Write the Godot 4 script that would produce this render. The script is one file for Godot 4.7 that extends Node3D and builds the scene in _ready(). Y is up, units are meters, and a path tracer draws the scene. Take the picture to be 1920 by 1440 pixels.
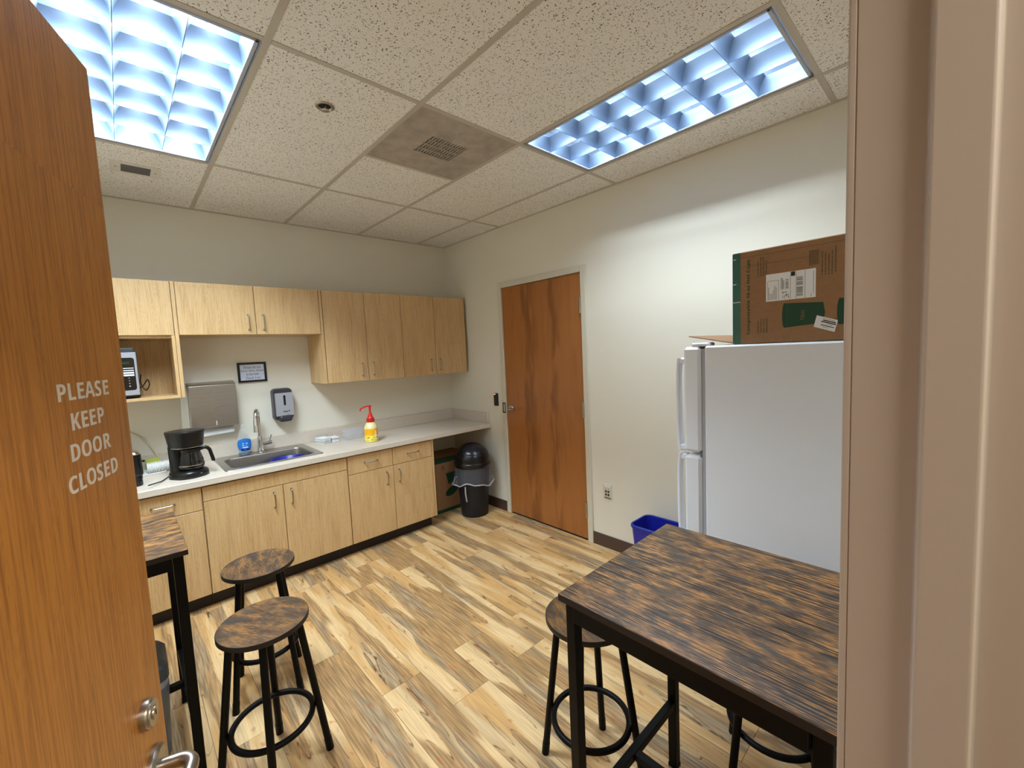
extends Node3D
# A staff kitchenette seen from its doorway. World: the back wall is z = 0, the right wall is x = 0, the room lies at x < 0, z > 0; metres.

const CEIL := 2.655
const GRID := 0.6096
const LEFT := -3.12
const FRONT := 3.72
var rng := RandomNumberGenerator.new()
var grain := 1                      # axis along which a box's texture runs
var uvo := Vector2.ZERO             # texture offset of the next box, metres
var M := {}

func _ready():
	rng.seed = 11
	# ---- camera
	var cam := Camera3D.new()
	cam.name = "camera"
	cam.transform = Transform3D(Basis(Vector3(0.731490, -0.045843, 0.680310), Vector3(0.087770, 0.995767, -0.027273), Vector3(-0.676180, 0.079661, 0.732417)), Vector3(-2.62592, 1.54612, 3.81674))
	cam.fov = 2.0 * rad_to_deg(atan(720.0 / 792.27))
	cam.near = 0.02
	cam.far = 60.0
	add_child(cam)
	cam.current = true
	# ---- environment and exposure
	var we := WorldEnvironment.new()
	we.name = "environment"
	var env := Environment.new()
	env.background_mode = Environment.BG_COLOR
	env.background_color = Color(0.02, 0.02, 0.02)
	env.tonemap_mode = Environment.TONE_MAPPER_LINEAR
	env.tonemap_exposure = 1.38
	env.sdfgi_enabled = true
	env.ssao_enabled = true
	env.ssil_enabled = true
	we.environment = env
	add_child(we)
	# ---- lights: two recessed troffers over the room, one in the corridor behind the camera (each builds its own lamps)
	materials()
	troffer("recessed ceiling light nearer the wall cabinets, left of the sprinkler", Vector3(-2.456, CEIL, 1.5206), 2.0)
	troffer("recessed ceiling light over the fridge side, near the right wall", Vector3(-0.627, CEIL, 2.7398), 0.62)
	# ---- structure
	shell()
	floor_planks()
	ceiling_grid()
	far_door()
	near_door()
	door_frame()
	# ---- fitted furniture
	wall_cabinets()
	base_cabinets()
	worktop()
	sink_and_tap()
	# ---- furniture and appliances
	tables_and_stools()
	fridge()
	cup_box()
	microwave()
	coffee_maker()
	bins()
	# ---- things on walls and ceiling
	wall_things()
	ceiling_things()
	counter_things()

# ------------------------------------------------------------------ helpers
func meta(o: Node, label := "", category := "", group := "", kind := ""):
	if label: o.set_meta("label", label)
	if category: o.set_meta("category", category)
	if group: o.set_meta("group", group)
	if kind: o.set_meta("kind", kind)
	return o

func put(o: Node, called: String, parent: Node):
	var n := called
	var k := 0
	while parent.has_node(NodePath(n)):
		k += 1
		n = "%s_%03d" % [called, k]
	o.name = n
	parent.add_child(o, true)
	return o

func thing(called: String, label: String, category: String, at := Vector3.ZERO, turn := 0.0, group := "", kind := "") -> Node3D:
	var o := Node3D.new()
	put(o, called, self)
	o.position = at
	o.rotation.y = turn
	meta(o, label, category, group, kind)
	return o

func obj(called: String, st: SurfaceTool, mat: Material, parent: Node = self) -> MeshInstance3D:
	var o := MeshInstance3D.new()
	var m := st.commit()
	m.surface_set_material(0, mat)
	o.mesh = m
	put(o, called, parent)
	return o

func inst(called: String, mesh: Mesh, mat: Material, parent: Node, at := Vector3.ZERO) -> MeshInstance3D:
	var o := MeshInstance3D.new()
	o.mesh = mesh
	o.material_override = mat
	put(o, called, parent)
	o.position = at
	return o

func S() -> SurfaceTool:
	var st := SurfaceTool.new()
	st.begin(Mesh.PRIMITIVE_TRIANGLES)
	return st

func vtx(st: SurfaceTool, p: Vector3, n: Vector3, u: Vector2):
	st.set_normal(n)
	st.set_uv(u)
	st.add_vertex(p)

func tri(st: SurfaceTool, a: Vector3, b: Vector3, c: Vector3, na: Vector3, nb: Vector3, nc: Vector3, ua: Vector2, ub: Vector2, uc: Vector2):
	var g := (b - a).cross(c - a)
	if g.length_squared() < 1e-18: return
	if g.dot(na + nb + nc) > 0.0:
		vtx(st, a, na, ua); vtx(st, c, nc, uc); vtx(st, b, nb, ub)
	else:
		vtx(st, a, na, ua); vtx(st, b, nb, ub); vtx(st, c, nc, uc)

func uvp(p: Vector3, n: Vector3) -> Vector2:
	var a := n.abs()
	var main := 0 if a.x >= a.y and a.x >= a.z else (1 if a.y >= a.z else 2)
	var v := grain
	if v == main: v = 2 if main != 2 else 0
	var u := 3 - main - v
	return Vector2(p[u], p[v]) + uvo

func quad(st: SurfaceTool, a: Vector3, b: Vector3, c: Vector3, d: Vector3, n: Vector3):
	tri(st, a, b, c, n, n, n, uvp(a, n), uvp(b, n), uvp(c, n))
	tri(st, a, c, d, n, n, n, uvp(a, n), uvp(c, n), uvp(d, n))

func bx(st: SurfaceTool, lo: Vector3, hi: Vector3, b := 0.0):
	var c := (lo + hi) / 2
	var h := (hi - lo) / 2
	b = minf(b, minf(h.x, minf(h.y, h.z)) * 0.98)
	for a in 3:
		var a1 := (a + 1) % 3
		var a2 := (a + 2) % 3
		for s in [-1.0, 1.0]:
			var n := Vector3.ZERO
			n[a] = s
			var q := []
			for t in [[-1, -1], [1, -1], [1, 1], [-1, 1]]:
				var p := Vector3.ZERO
				p[a] = s * h[a]
				p[a1] = t[0] * (h[a1] - b)
				p[a2] = t[1] * (h[a2] - b)
				q.append(c + p)
			quad(st, q[0], q[1], q[2], q[3], n)
	if b <= 0.0: return
	for a in 3:                      # the edges along axis a
		var a1 := (a + 1) % 3
		var a2 := (a + 2) % 3
		for s1 in [-1.0, 1.0]:
			for s2 in [-1.0, 1.0]:
				var n := Vector3.ZERO
				n[a1] = s1
				n[a2] = s2
				n = n.normalized()
				var q := []
				for t in [[-1, 0], [1, 0], [1, 1], [-1, 1]]:
					var p := Vector3.ZERO
					p[a] = t[0] * (h[a] - b)
					p[a1] = s1 * (h[a1] - (b if t[1] else 0.0))
					p[a2] = s2 * (h[a2] - (0.0 if t[1] else b))
					q.append(c + p)
				quad(st, q[0], q[1], q[2], q[3], n)
	for sx in [-1.0, 1.0]:
		for sy in [-1.0, 1.0]:
			for sz in [-1.0, 1.0]:
				var s := Vector3(sx, sy, sz)
				var n := s.normalized()
				var p1 := c + s * Vector3(h.x, h.y - b, h.z - b)
				var p2 := c + s * Vector3(h.x - b, h.y, h.z - b)
				var p3 := c + s * Vector3(h.x - b, h.y - b, h.z)
				tri(st, p1, p2, p3, n, n, n, uvp(p1, n), uvp(p2, n), uvp(p3, n))

func box(called: String, lo: Vector3, hi: Vector3, mat: Material, parent: Node = self, b := 0.0, g := 1) -> MeshInstance3D:
	grain = g
	var st := S()
	bx(st, lo.min(hi), lo.max(hi), b)
	return obj(called, st, mat, parent)

func sheet(st: SurfaceTool, rows: Array, wrap: bool, out := 1.0):
	# a grid of points with smooth normals; rows are PackedVector3Arrays of equal length
	var nr := rows.size()
	var nc: int = rows[0].size()
	var N := []
	for i in nr:
		var line := PackedVector3Array()
		for j in nc:
			var jp := (j + 1) % nc if wrap else mini(j + 1, nc - 1)
			var jm := (j - 1 + nc) % nc if wrap else maxi(j - 1, 0)
			var ip := mini(i + 1, nr - 1)
			var im := maxi(i - 1, 0)
			var tv: Vector3 = rows[i][jp] - rows[i][jm]
			if tv.length_squared() < 1e-14:
				var alt := ip if i == 0 else im
				tv = rows[alt][jp] - rows[alt][jm]
			var tu: Vector3 = rows[ip][j] - rows[im][j]
			line.append(tu.cross(tv).normalized() * out)
		N.append(line)
	var last := nc if wrap else nc - 1
	var along := 0.0
	for i in nr - 1:
		var step: float = (rows[i + 1][0] - rows[i][0]).length()
		var around := 0.0
		for j in last:
			var k := (j + 1) % nc
			var w: float = (rows[0][k] - rows[0][j]).length()
			var u0 := Vector2(around, along) + uvo
			var u1 := Vector2(around + w, along) + uvo
			var u2 := Vector2(around, along + step) + uvo
			var u3 := Vector2(around + w, along + step) + uvo
			tri(st, rows[i][j], rows[i][k], rows[i + 1][k], N[i][j], N[i][k], N[i + 1][k], u0, u1, u3)
			tri(st, rows[i][j], rows[i + 1][k], rows[i + 1][j], N[i][j], N[i + 1][k], N[i + 1][j], u0, u3, u2)
			around += w
		along += step

func fan(st: SurfaceTool, ring: PackedVector3Array, n: Vector3):
	var c := Vector3.ZERO
	for p in ring: c += p
	c /= ring.size()
	for j in ring.size():
		var k := (j + 1) % ring.size()
		tri(st, c, ring[j], ring[k], n, n, n, uvp(c, n), uvp(ring[j], n), uvp(ring[k], n))

func loft(st: SurfaceTool, rings: Array, cap0 := true, cap1 := true):
	# rings of points; a ring that repeats the one before starts a new smooth piece (a hard edge)
	var parts := [[rings[0]]]
	for i in range(1, rings.size()):
		if rings[i] == rings[i - 1]: parts.append([rings[i]])
		else: parts[-1].append(rings[i])
	var c0 := Vector3.ZERO
	for p in rings[0]: c0 += p
	c0 /= rings[0].size()
	for part in parts:
		if part.size() < 2: continue
		var c := Vector3.ZERO
		for p in part[0]: c += p
		c /= part[0].size()
		var nc: int = part[0].size()
		var tv: Vector3 = part[0][1] - part[0][nc - 1]
		var tu: Vector3 = part[1][0] - part[0][0]
		var o := tu.cross(tv).dot(part[0][0] - c)
		if absf(o) < 1e-12: o = tu.cross(tv).dot(part[1][0] - c)
		sheet(st, part, true, 1.0 if o >= 0.0 else -1.0)
	var up := Vector3.ZERO
	for p in rings[-1]: up += p
	up = up / rings[-1].size() - c0
	if cap0: fan(st, rings[0], face_of(rings[0], -up))
	if cap1: fan(st, rings[-1], face_of(rings[-1], up))

func face_of(ring: PackedVector3Array, towards: Vector3) -> Vector3:
	var k := ring.size() / 3
	var n := (ring[k] - ring[0]).cross(ring[2 * k] - ring[0]).normalized()
	return n if n.dot(towards) >= 0.0 else -n

func circle(c: Vector3, r: float, n := 24, rz := -1.0) -> PackedVector3Array:
	var a := PackedVector3Array()
	for i in n:
		var t := TAU * i / n
		a.append(c + Vector3(cos(t) * r, 0, sin(t) * (r if rz < 0 else rz)))
	return a

func rrect(c: Vector3, hw: float, hd: float, r: float, n := 5) -> PackedVector3Array:
	# rounded rectangle in the xz plane
	var a := PackedVector3Array()
	r = minf(r, minf(hw, hd) * 0.999)
	for q in 4:
		var sx: float = [1, -1, -1, 1][q]
		var sz: float = [1, 1, -1, -1][q]
		for i in n + 1:
			var t := PI / 2 * q + PI / 2 * i / n
			a.append(c + Vector3(sx * (hw - r) + cos(t) * r, 0, sz * (hd - r) + sin(t) * r))
	return a

func standing(ring: PackedVector3Array, c: Vector3, axis := 2) -> PackedVector3Array:
	# a ring of the xz plane about the origin stood up: 2 = facing z, 0 = facing x
	var a := PackedVector3Array()
	for p in ring:
		a.append(c + (Vector3(p.x, -p.z, p.y) if axis == 2 else Vector3(p.y, -p.z, p.x)))
	return a

func slab(st: SurfaceTool, c: Vector3, hw: float, hh: float, t: float, r: float, b := 0.0, axis := 2):
	# an upright rounded plate from c outward by t (t may be negative) with a rounded rim b
	var d := Vector3(0, 0, 1) if axis == 2 else Vector3(1, 0, 0)
	var sg := signf(t)
	var rings := [standing(rrect(Vector3.ZERO, hw, hh, r), c, axis)]
	if b > 0.0:
		for i in 4:
			var a := PI / 2 * i / 3
			rings.append(standing(rrect(Vector3.ZERO, hw - b * (1 - cos(a)), hh - b * (1 - cos(a)), maxf(r - b * (1 - cos(a)), 0.001)), c + d * (t - sg * b * (1 - sin(a))), axis))
	else:
		rings.append(standing(rrect(Vector3.ZERO, hw, hh, r), c + d * t, axis))
	loft(st, rings, true, true)

func tube(st: SurfaceTool, pts: Array, r, n := 12, closed := false):
	# r: one radius, or one for each point
	var rings := []
	var m := pts.size()
	var ref := Vector3.ZERO
	for i in m:
		var p: Vector3 = pts[i]
		var nx: Vector3 = pts[(i + 1) % m] if closed else pts[mini(i + 1, m - 1)]
		var pv: Vector3 = pts[(i - 1 + m) % m] if closed else pts[maxi(i - 1, 0)]
		var t := (nx - pv).normalized()
		if ref == Vector3.ZERO:
			ref = Vector3.UP if absf(t.y) < 0.9 else Vector3.RIGHT
		var u := (ref - t * ref.dot(t)).normalized()
		ref = u
		var w := t.cross(u)
		var rad: float = r[i] if r is Array else r
		var ring := PackedVector3Array()
		for k in n:
			var a := TAU * k / n
			ring.append(p + (u * cos(a) + w * sin(a)) * rad)
		rings.append(ring)
	if closed:
		rings.append(rings[0])
		loft(st, rings, false, false)
	else:
		loft(st, rings, true, true)

func lathe(st: SurfaceTool, prof: Array, n := 32, at := Vector3.ZERO, cap0 := true, cap1 := true):
	var rings := []
	for p in prof: rings.append(circle(at + Vector3(0, p[1], 0), p[0], n))
	loft(st, rings, cap0, cap1)

func bar(st: SurfaceTool, a: Vector3, b: Vector3, w: float, h: float, up := Vector3.UP):
	var t := (b - a).normalized()
	var s := t.cross(up).normalized()
	var u := s.cross(t)
	var q := []
	for e in [a, b]:
		for k in [[-1, -1], [1, -1], [1, 1], [-1, 1]]: q.append(e + s * w / 2 * k[0] + u * h / 2 * k[1])
	for i in 4:
		var j := (i + 1) % 4
		quad(st, q[i], q[j], q[4 + j], q[4 + i], ((q[i] + q[j]) / 2 - a).normalized())
	quad(st, q[0], q[1], q[2], q[3], -t)
	quad(st, q[4], q[5], q[6], q[7], t)

func smooth(pts: Array, n := 8) -> Array:
	# Catmull-Rom through the points
	var o := []
	for i in pts.size() - 1:
		var p0: Vector3 = pts[maxi(i - 1, 0)]
		var p1: Vector3 = pts[i]
		var p2: Vector3 = pts[i + 1]
		var p3: Vector3 = pts[mini(i + 2, pts.size() - 1)]
		for k in n: o.append(p1.cubic_interpolate(p2, p0, p3, float(k) / n))
	o.append(pts[-1])
	return o

func text(called: String, s: String, font: String, at: Vector3, right: Vector3, up: Vector3, width: float, height: float, mat: Material, parent: Node, bold := false) -> MeshInstance3D:
	# raised lettering of that width and height, its middle at «at»
	var tm := TextMesh.new()
	var f := SystemFont.new()
	f.font_names = PackedStringArray([font])
	if bold: f.font_weight = 700
	tm.font = f
	tm.text = s
	tm.font_size = 64
	tm.pixel_size = 0.001
	tm.depth = 0.01
	tm.curve_step = 1.0
	var bb := tm.get_aabb()
	var o := MeshInstance3D.new()
	o.mesh = tm
	o.material_override = mat
	put(o, called, parent)
	var k := width / maxf(bb.size.x, 1e-6)
	var l := height / maxf(bb.size.y, 1e-6)
	var n := right.cross(up)
	var B := Basis(right * k, up * l, n * 0.04)
	o.transform = Transform3D(B, at - B * (bb.position + bb.size / 2))
	return o

# ------------------------------------------------------------------ textures
func nz(w: int, h: int, sx: float, sy: float, freq: float, seed_: int, oct := 3) -> PackedFloat32Array:
	# noise 0..1 stretched sx, sy times
	var f := FastNoiseLite.new()
	f.seed = seed_
	f.noise_type = FastNoiseLite.TYPE_SIMPLEX_SMOOTH
	f.frequency = freq
	f.fractal_type = FastNoiseLite.FRACTAL_FBM
	f.fractal_octaves = oct
	var im := f.get_image(maxi(2, int(w / sx)), maxi(2, int(h / sy)))
	im.convert(Image.FORMAT_RF)
	im.resize(w, h, Image.INTERPOLATE_CUBIC)
	return im.get_data().to_float32_array()

func tex(w: int, h: int, data: PackedByteArray) -> ImageTexture:
	return ImageTexture.create_from_image(Image.create_from_data(w, h, false, Image.FORMAT_RGB8, data))

func mat(color: Color, rough := 0.5, metal := 0.0, t: Texture2D = null, scale := Vector2.ONE) -> StandardMaterial3D:
	var m := StandardMaterial3D.new()
	m.albedo_color = color
	m.roughness = rough
	m.metallic = metal
	if t:
		m.albedo_texture = t
		m.uv1_scale = Vector3(scale.x, scale.y, 1)
	return m

func c8(r: int, g: int, b: int) -> Color:
	return Color8(r, g, b)

func wood_tex(w: int, h: int, seed_: int, base: Vector3, dark: Vector3, fine: float, broad: float, sx: float) -> ImageTexture:
	# long-grained veneer: broad figure, fine pores
	var a := nz(w, h, 1.0, 9.0, 0.012, seed_, 3)
	var b := nz(w, h, 1.0, 36.0, sx, seed_ + 1, 3)
	var c := nz(w, h, 1.0, 14.0, 0.25, seed_ + 2, 2)
	var d := PackedByteArray()
	d.resize(w * h * 3)
	for i in w * h:
		var ring := absf(fposmod(a[i] * 14.0, 1.0) - 0.5) * 2.0
		var k := clampf(broad * (0.55 * ring + 0.9 * (a[i] - 0.5)) + fine * (b[i] - 0.45) * 1.6 + (0.35 * fine if c[i] > 0.72 else 0.0), 0.0, 1.0)
		d[i * 3] = int(clampf(lerpf(base.x, dark.x, k), 0, 255))
		d[i * 3 + 1] = int(clampf(lerpf(base.y, dark.y, k), 0, 255))
		d[i * 3 + 2] = int(clampf(lerpf(base.z, dark.z, k), 0, 255))
	return tex(w, h, d)

func floor_tex() -> ImageTexture:
	# eight rustic plank prints side by side (128 pixels each, 0.2 m), 1.22 m long
	var w := 1024
	var h := 1024
	var d := PackedByteArray()
	d.resize(w * h * 3)
	for lane in 8:
		var s := 100 + lane * 17
		var lw := 128
		var tone := nz(lw, h, 1.0, 12.0, 0.011, s, 3)           # sapwood and heartwood; dark spalting lines follow its borders
		var grains := nz(lw, h, 1.0, 26.0, 0.15, s + 2, 3)
		var spot := nz(lw, h, 1.0, 3.0, 0.022, s + 3, 3)
		var grey := nz(lw, h, 1.0, 11.0, 0.014, s + 4, 2)
		var warm := nz(lw, h, 1.0, 9.0, 0.012, s + 5, 2)
		var pale := 0.16 * (lane % 3) - 0.12
		for y in h:
			for x in lw:
				var i := y * lw + x
				var t: float = tone[i] + (grains[i] - 0.5) * 0.05
				var heart := smoothstep(0.50, 0.66, t + pale * 0.4)
				var col := Vector3(220, 185, 134).lerp(Vector3(202, 157, 100), smoothstep(0.30, 0.72, warm[i]))
				col = col.lerp(Vector3(158, 122, 80), 0.85 * heart)
				col = col.lerp(Vector3(148, 130, 106), (0.18 + 0.42 * heart) * smoothstep(0.55, 0.8, grey[i]))
				col = col.lerp(Vector3(168, 104, 58), 0.5 * smoothstep(0.8, 0.93, spot[i]))
				col *= 1.0 + (grains[i] - 0.5) * (0.16 + 0.34 * heart)
				var edge := 1.0 - smoothstep(0.0, 0.014, absf(tone[i] + pale * 0.4 - 0.575))
				var vein := edge * smoothstep(0.36, 0.55, spot[i])
				var edge2 := (1.0 - smoothstep(0.0, 0.008, absf(tone[i] - 0.33))) * smoothstep(0.5, 0.66, grey[i])
				col = col.lerp(Vector3(84, 58, 36), clampf(0.8 * vein + 0.55 * edge2, 0.0, 0.8))
				var o := (y * w + lane * lw + x) * 3
				d[o] = int(clampf(col.x, 0, 255))
				d[o + 1] = int(clampf(col.y, 0, 255))
				d[o + 2] = int(clampf(col.z, 0, 255))
	return tex(w, h, d)

func rustic_tex(w: int, h: int, seed_: int, saw: bool, gain := 1.0) -> ImageTexture:
	# rustic brown board: amber and charcoal patches, dark saw marks along the grain (v)
	var a := nz(w, h, 1.0, 2.6, 0.015, seed_, 4)
	var b := nz(w, h, 1.0, 2.6, 0.017, seed_ + 1, 4)
	var c := nz(w, h, 1.0, 7.0, 0.14, seed_ + 2, 3)
	var l := nz(w, h, 1.0, 90.0, 0.12, seed_ + 3, 1)
	var g := nz(w, h, 1.0, 2.5, 0.008, seed_ + 4, 2)
	var d := PackedByteArray()
	d.resize(w * h * 3)
	for y in h:
		for x in w:
			var i := y * w + x
			var t := a[i] + (c[i] - 0.5) * 0.36
			var col := Vector3(88, 66, 48).lerp(Vector3(122, 88, 56), smoothstep(0.2, 0.5, t)).lerp(Vector3(160, 112, 60), smoothstep(0.46, 0.82, t))
			var blue := smoothstep(0.62, 0.82, b[i] + (c[i] - 0.5) * 0.3)
			col = col.lerp(Vector3(62, 62, 68), 0.62 * blue)
			col *= gain * (1.0 + (c[i] - 0.5) * 0.45)
			if saw:
				var mark := smoothstep(0.5, 0.62, l[i]) * (0.3 + 0.7 * smoothstep(0.3, 0.55, g[i]))
				col *= 1.0 - 0.68 * mark
			d[i * 3] = int(clampf(col.x, 0, 255))
			d[i * 3 + 1] = int(clampf(col.y, 0, 255))
			d[i * 3 + 2] = int(clampf(col.z, 0, 255))
	return tex(w, h, d)

func tile_tex() -> ImageTexture:
	# mineral-fibre ceiling tile with pinholes and short fissures; 1024 pixels = 0.61 m
	var w := 1024
	var n := nz(w, w, 1.0, 1.0, 0.09, 5, 3)
	var d := PackedByteArray()
	d.resize(w * w * 3)
	for i in w * w:
		var k := 1.0 + (n[i] - 0.5) * 0.14
		d[i * 3] = int(clampf(238 * k, 0, 255))
		d[i * 3 + 1] = int(clampf(235 * k, 0, 255))
		d[i * 3 + 2] = int(clampf(229 * k, 0, 255))
	var r := RandomNumberGenerator.new()
	r.seed = 77
	for q in 3000:
		var p := Vector2(r.randf() * w, r.randf() * w)
		var dir := r.randf() * TAU
		var steps := r.randi_range(1, 6) if r.randf() < 0.55 else 1
		var rad := r.randf_range(0.9, 2.6)
		var tone := r.randf_range(0.28, 0.62)
		for k in steps:
			dir += r.randf_range(-0.7, 0.7)
			p += Vector2(cos(dir), sin(dir)) * 2.0
			for dy in range(-3, 4):
				for dx in range(-3, 4):
					if dx * dx + dy * dy <= rad * rad:
						var o := (posmod(int(p.y) + dy, w) * w + posmod(int(p.x) + dx, w)) * 3
						d[o] = int(190 * tone)
						d[o + 1] = int(176 * tone)
						d[o + 2] = int(156 * tone)
	return tex(w, w, d)

func speckle_tex(w: int, seed_: int, base: Vector3, amp: float, freq: float, sy := 1.0) -> ImageTexture:
	var n := nz(w, w, 1.0, sy, freq, seed_, 3)
	var m := nz(w, w, 1.0, sy, freq * 0.2, seed_ + 9, 2)
	var d := PackedByteArray()
	d.resize(w * w * 3)
	for i in w * w:
		var k := 1.0 + (n[i] - 0.5) * amp + (m[i] - 0.5) * amp * 0.5
		d[i * 3] = int(clampf(base.x * k, 0, 255))
		d[i * 3 + 1] = int(clampf(base.y * k, 0, 255))
		d[i * 3 + 2] = int(clampf(base.z * k, 0, 255))
	return tex(w, w, d)

func cherry_tex() -> ImageTexture:
	# the far door's veneer leaf: 0.9 m by 2.1 m, tall reddish flitches with two darker heartwood streaks
	var w := 512
	var h := 1024
	var wob := nz(w, h, 60.0, 2.0, 0.006, 41, 3)
	var fine := nz(w, h, 1.0, 20.0, 0.13, 42, 3)
	var blot := nz(w, h, 1.0, 6.0, 0.016, 43, 3)
	var d := PackedByteArray()
	d.resize(w * h * 3)
	for y in h:
		for x in w:
			var i := y * w + x
			var u := float(x) / w + (wob[i] - 0.5) * 0.07 + (fine[i] - 0.5) * 0.012
			var s1 := smoothstep(0.27, 0.31, u) * (1.0 - smoothstep(0.36, 0.49, u))
			var s2 := smoothstep(0.61, 0.655, u) * (1.0 - smoothstep(0.66, 0.74, u))
			var k := clampf(0.42 * s1 * smoothstep(0.15, 0.45, blot[i]) + 0.45 * s2 * smoothstep(0.25, 0.55, blot[i]) + 0.3 * (fine[i] - 0.5) + 0.3 * (blot[i] - 0.45), 0.0, 1.0)
			var col := Vector3(168, 106, 52).lerp(Vector3(104, 60, 28), k)
			d[i * 3] = int(clampf(col.x, 0, 255))
			d[i * 3 + 1] = int(clampf(col.y, 0, 255))
			d[i * 3 + 2] = int(clampf(col.z, 0, 255))
	return tex(w, h, d)

func materials():
	var oak := wood_tex(512, 1024, 21, Vector3(216, 180, 128), Vector3(170, 128, 80), 0.42, 0.36, 0.16)
	M.oak = mat(Color.WHITE, 0.42, 0.0, oak, Vector2(1.0 / 0.62, 1.0 / 1.3))
	var oak2 := wood_tex(512, 1024, 61, Vector3(208, 140, 60), Vector3(136, 80, 30), 0.50, 0.30, 0.15)
	M.door_near = mat(Color.WHITE, 0.38, 0.0, oak2, Vector2(1.0 / 0.46, 1.0 / 1.05))
	M.door_far = mat(Color.WHITE, 0.36, 0.0, cherry_tex(), Vector2(1.0 / 0.903, -1.0 / 2.1))
	M.plank = mat(Color.WHITE, 0.42, 0.0, floor_tex(), Vector2(1.0 / 1.6, 1.0 / 1.26))
	M.rustic = mat(Color.WHITE, 0.36, 0.0, rustic_tex(1024, 1024, 31, true, 1.1), Vector2(1.0 / 0.62, 1.0 / 0.62))
	M.rustic_seat = mat(Color.WHITE, 0.36, 0.0, rustic_tex(512, 512, 51, false, 0.8), Vector2(1.0 / 0.42, 1.0 / 0.42))
	M.edge_dark = mat(c8(20, 14, 12), 0.5)
	M.tile = mat(Color.WHITE, 0.92, 0.0, tile_tex(), Vector2(1.0 / GRID, 1.0 / GRID))
	M.tee = mat(c8(192, 184, 172), 0.5)
	M.paint = mat(c8(231, 224, 206), 0.62)
	var bump := NoiseTexture2D.new()
	bump.width = 512
	bump.height = 512
	bump.seamless = true
	bump.as_normal_map = true
	bump.bump_strength = 2.0
	bump.noise = FastNoiseLite.new()
	bump.noise.seed = 3
	bump.noise.frequency = 0.06
	M.paint.normal_enabled = true
	M.paint.normal_texture = bump
	M.paint.normal_scale = 0.12
	M.paint.uv1_triplanar = true
	M.paint.uv1_world_triplanar = true
	M.paint.uv1_scale = Vector3(3, 3, 3)
	M.trim = mat(c8(214, 206, 186), 0.4)
	M.frame = mat(c8(200, 190, 178), 0.36)
	M.deck = mat(c8(120, 118, 112), 0.9)
	M.rubber = mat(c8(78, 58, 48), 0.5)
	M.laminate = mat(Color.WHITE, 0.35, 0.0, speckle_tex(512, 71, Vector3(214, 201, 184), 0.09, 0.2), Vector2(2.5, 2.5))
	M.toe = mat(c8(34, 26, 22), 0.6)
	M.gap = mat(c8(58, 30, 20), 0.7)
	M.steel = mat(Color.WHITE, 0.3, 1.0, speckle_tex(256, 81, Vector3(186, 182, 176), 0.08, 0.2, 24.0), Vector2(5, 5))
	M.steel_smooth = mat(c8(190, 188, 184), 0.2, 1.0)
	M.nickel = mat(c8(176, 170, 160), 0.3, 1.0)
	M.chrome = mat(c8(222, 224, 226), 0.08, 1.0)
	M.black = mat(c8(13, 13, 13), 0.3)
	M.black_matt = mat(c8(14, 14, 14), 0.6)
	M.black_metal = mat(c8(13, 12, 12), 0.45)
	M.black_metal.metallic_specular = 0.25
	M.black_gloss = mat(c8(14, 14, 15), 0.12)
	M.white = mat(c8(234, 238, 246), 0.32)
	M.white_matt = mat(c8(232, 230, 226), 0.7)
	M.paper = mat(c8(238, 238, 238), 0.85)
	M.vinyl = mat(c8(248, 244, 238), 0.5)
	M.ink = mat(c8(28, 28, 30), 0.7)
	M.ink_green = mat(c8(20, 66, 42), 0.65)
	M.ink_faint = mat(c8(96, 84, 58), 0.7)
	M.card = mat(Color.WHITE, 0.8, 0.0, speckle_tex(256, 91, Vector3(154, 114, 78), 0.12, 0.14, 0.5), Vector2(3, 3))
	M.tape_green = mat(c8(20, 92, 72), 0.3)
	M.blade = mat(c8(112, 128, 150), 0.42, 0.82)
	M.housing = mat(c8(196, 206, 218), 0.5)
	M.rim = mat(c8(176, 182, 194), 0.45)
	M.tube = mat(c8(240, 246, 255), 0.4)
	M.tube.emission_enabled = true
	M.tube.emission = Color(0.86, 0.93, 1.0)
	M.tube.emission_energy_multiplier = 2.0
	M.blue = mat(c8(24, 34, 150), 0.35)
	M.gray = mat(c8(104, 106, 108), 0.5)
	M.gray_dark = mat(c8(66, 70, 74), 0.5)
	M.silver = mat(c8(176, 178, 184), 0.35, 0.3)
	M.smoke = mat(c8(52, 50, 56), 0.35)
	M.red = mat(c8(206, 34, 24), 0.35)
	M.clear = mat(Color(0.93, 0.96, 0.98, 0.12), 0.08)
	M.clear.transparency = BaseMaterial3D.TRANSPARENCY_ALPHA
	M.dark_glass = mat(Color(0.04, 0.04, 0.045, 0.78), 0.06)
	M.dark_glass.transparency = BaseMaterial3D.TRANSPARENCY_ALPHA
	M.film = mat(Color(0.86, 0.86, 0.90, 0.5), 0.28)
	M.film.transparency = BaseMaterial3D.TRANSPARENCY_ALPHA
	M.film_gray = mat(Color(0.62, 0.62, 0.66, 0.17), 0.28)
	M.film_gray.transparency = BaseMaterial3D.TRANSPARENCY_ALPHA
	M.led = mat(c8(255, 190, 190), 0.4)
	M.led.emission_enabled = true
	M.led.emission = Color(1.0, 0.45, 0.45)
	M.led.emission_energy_multiplier = 1.5

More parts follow.
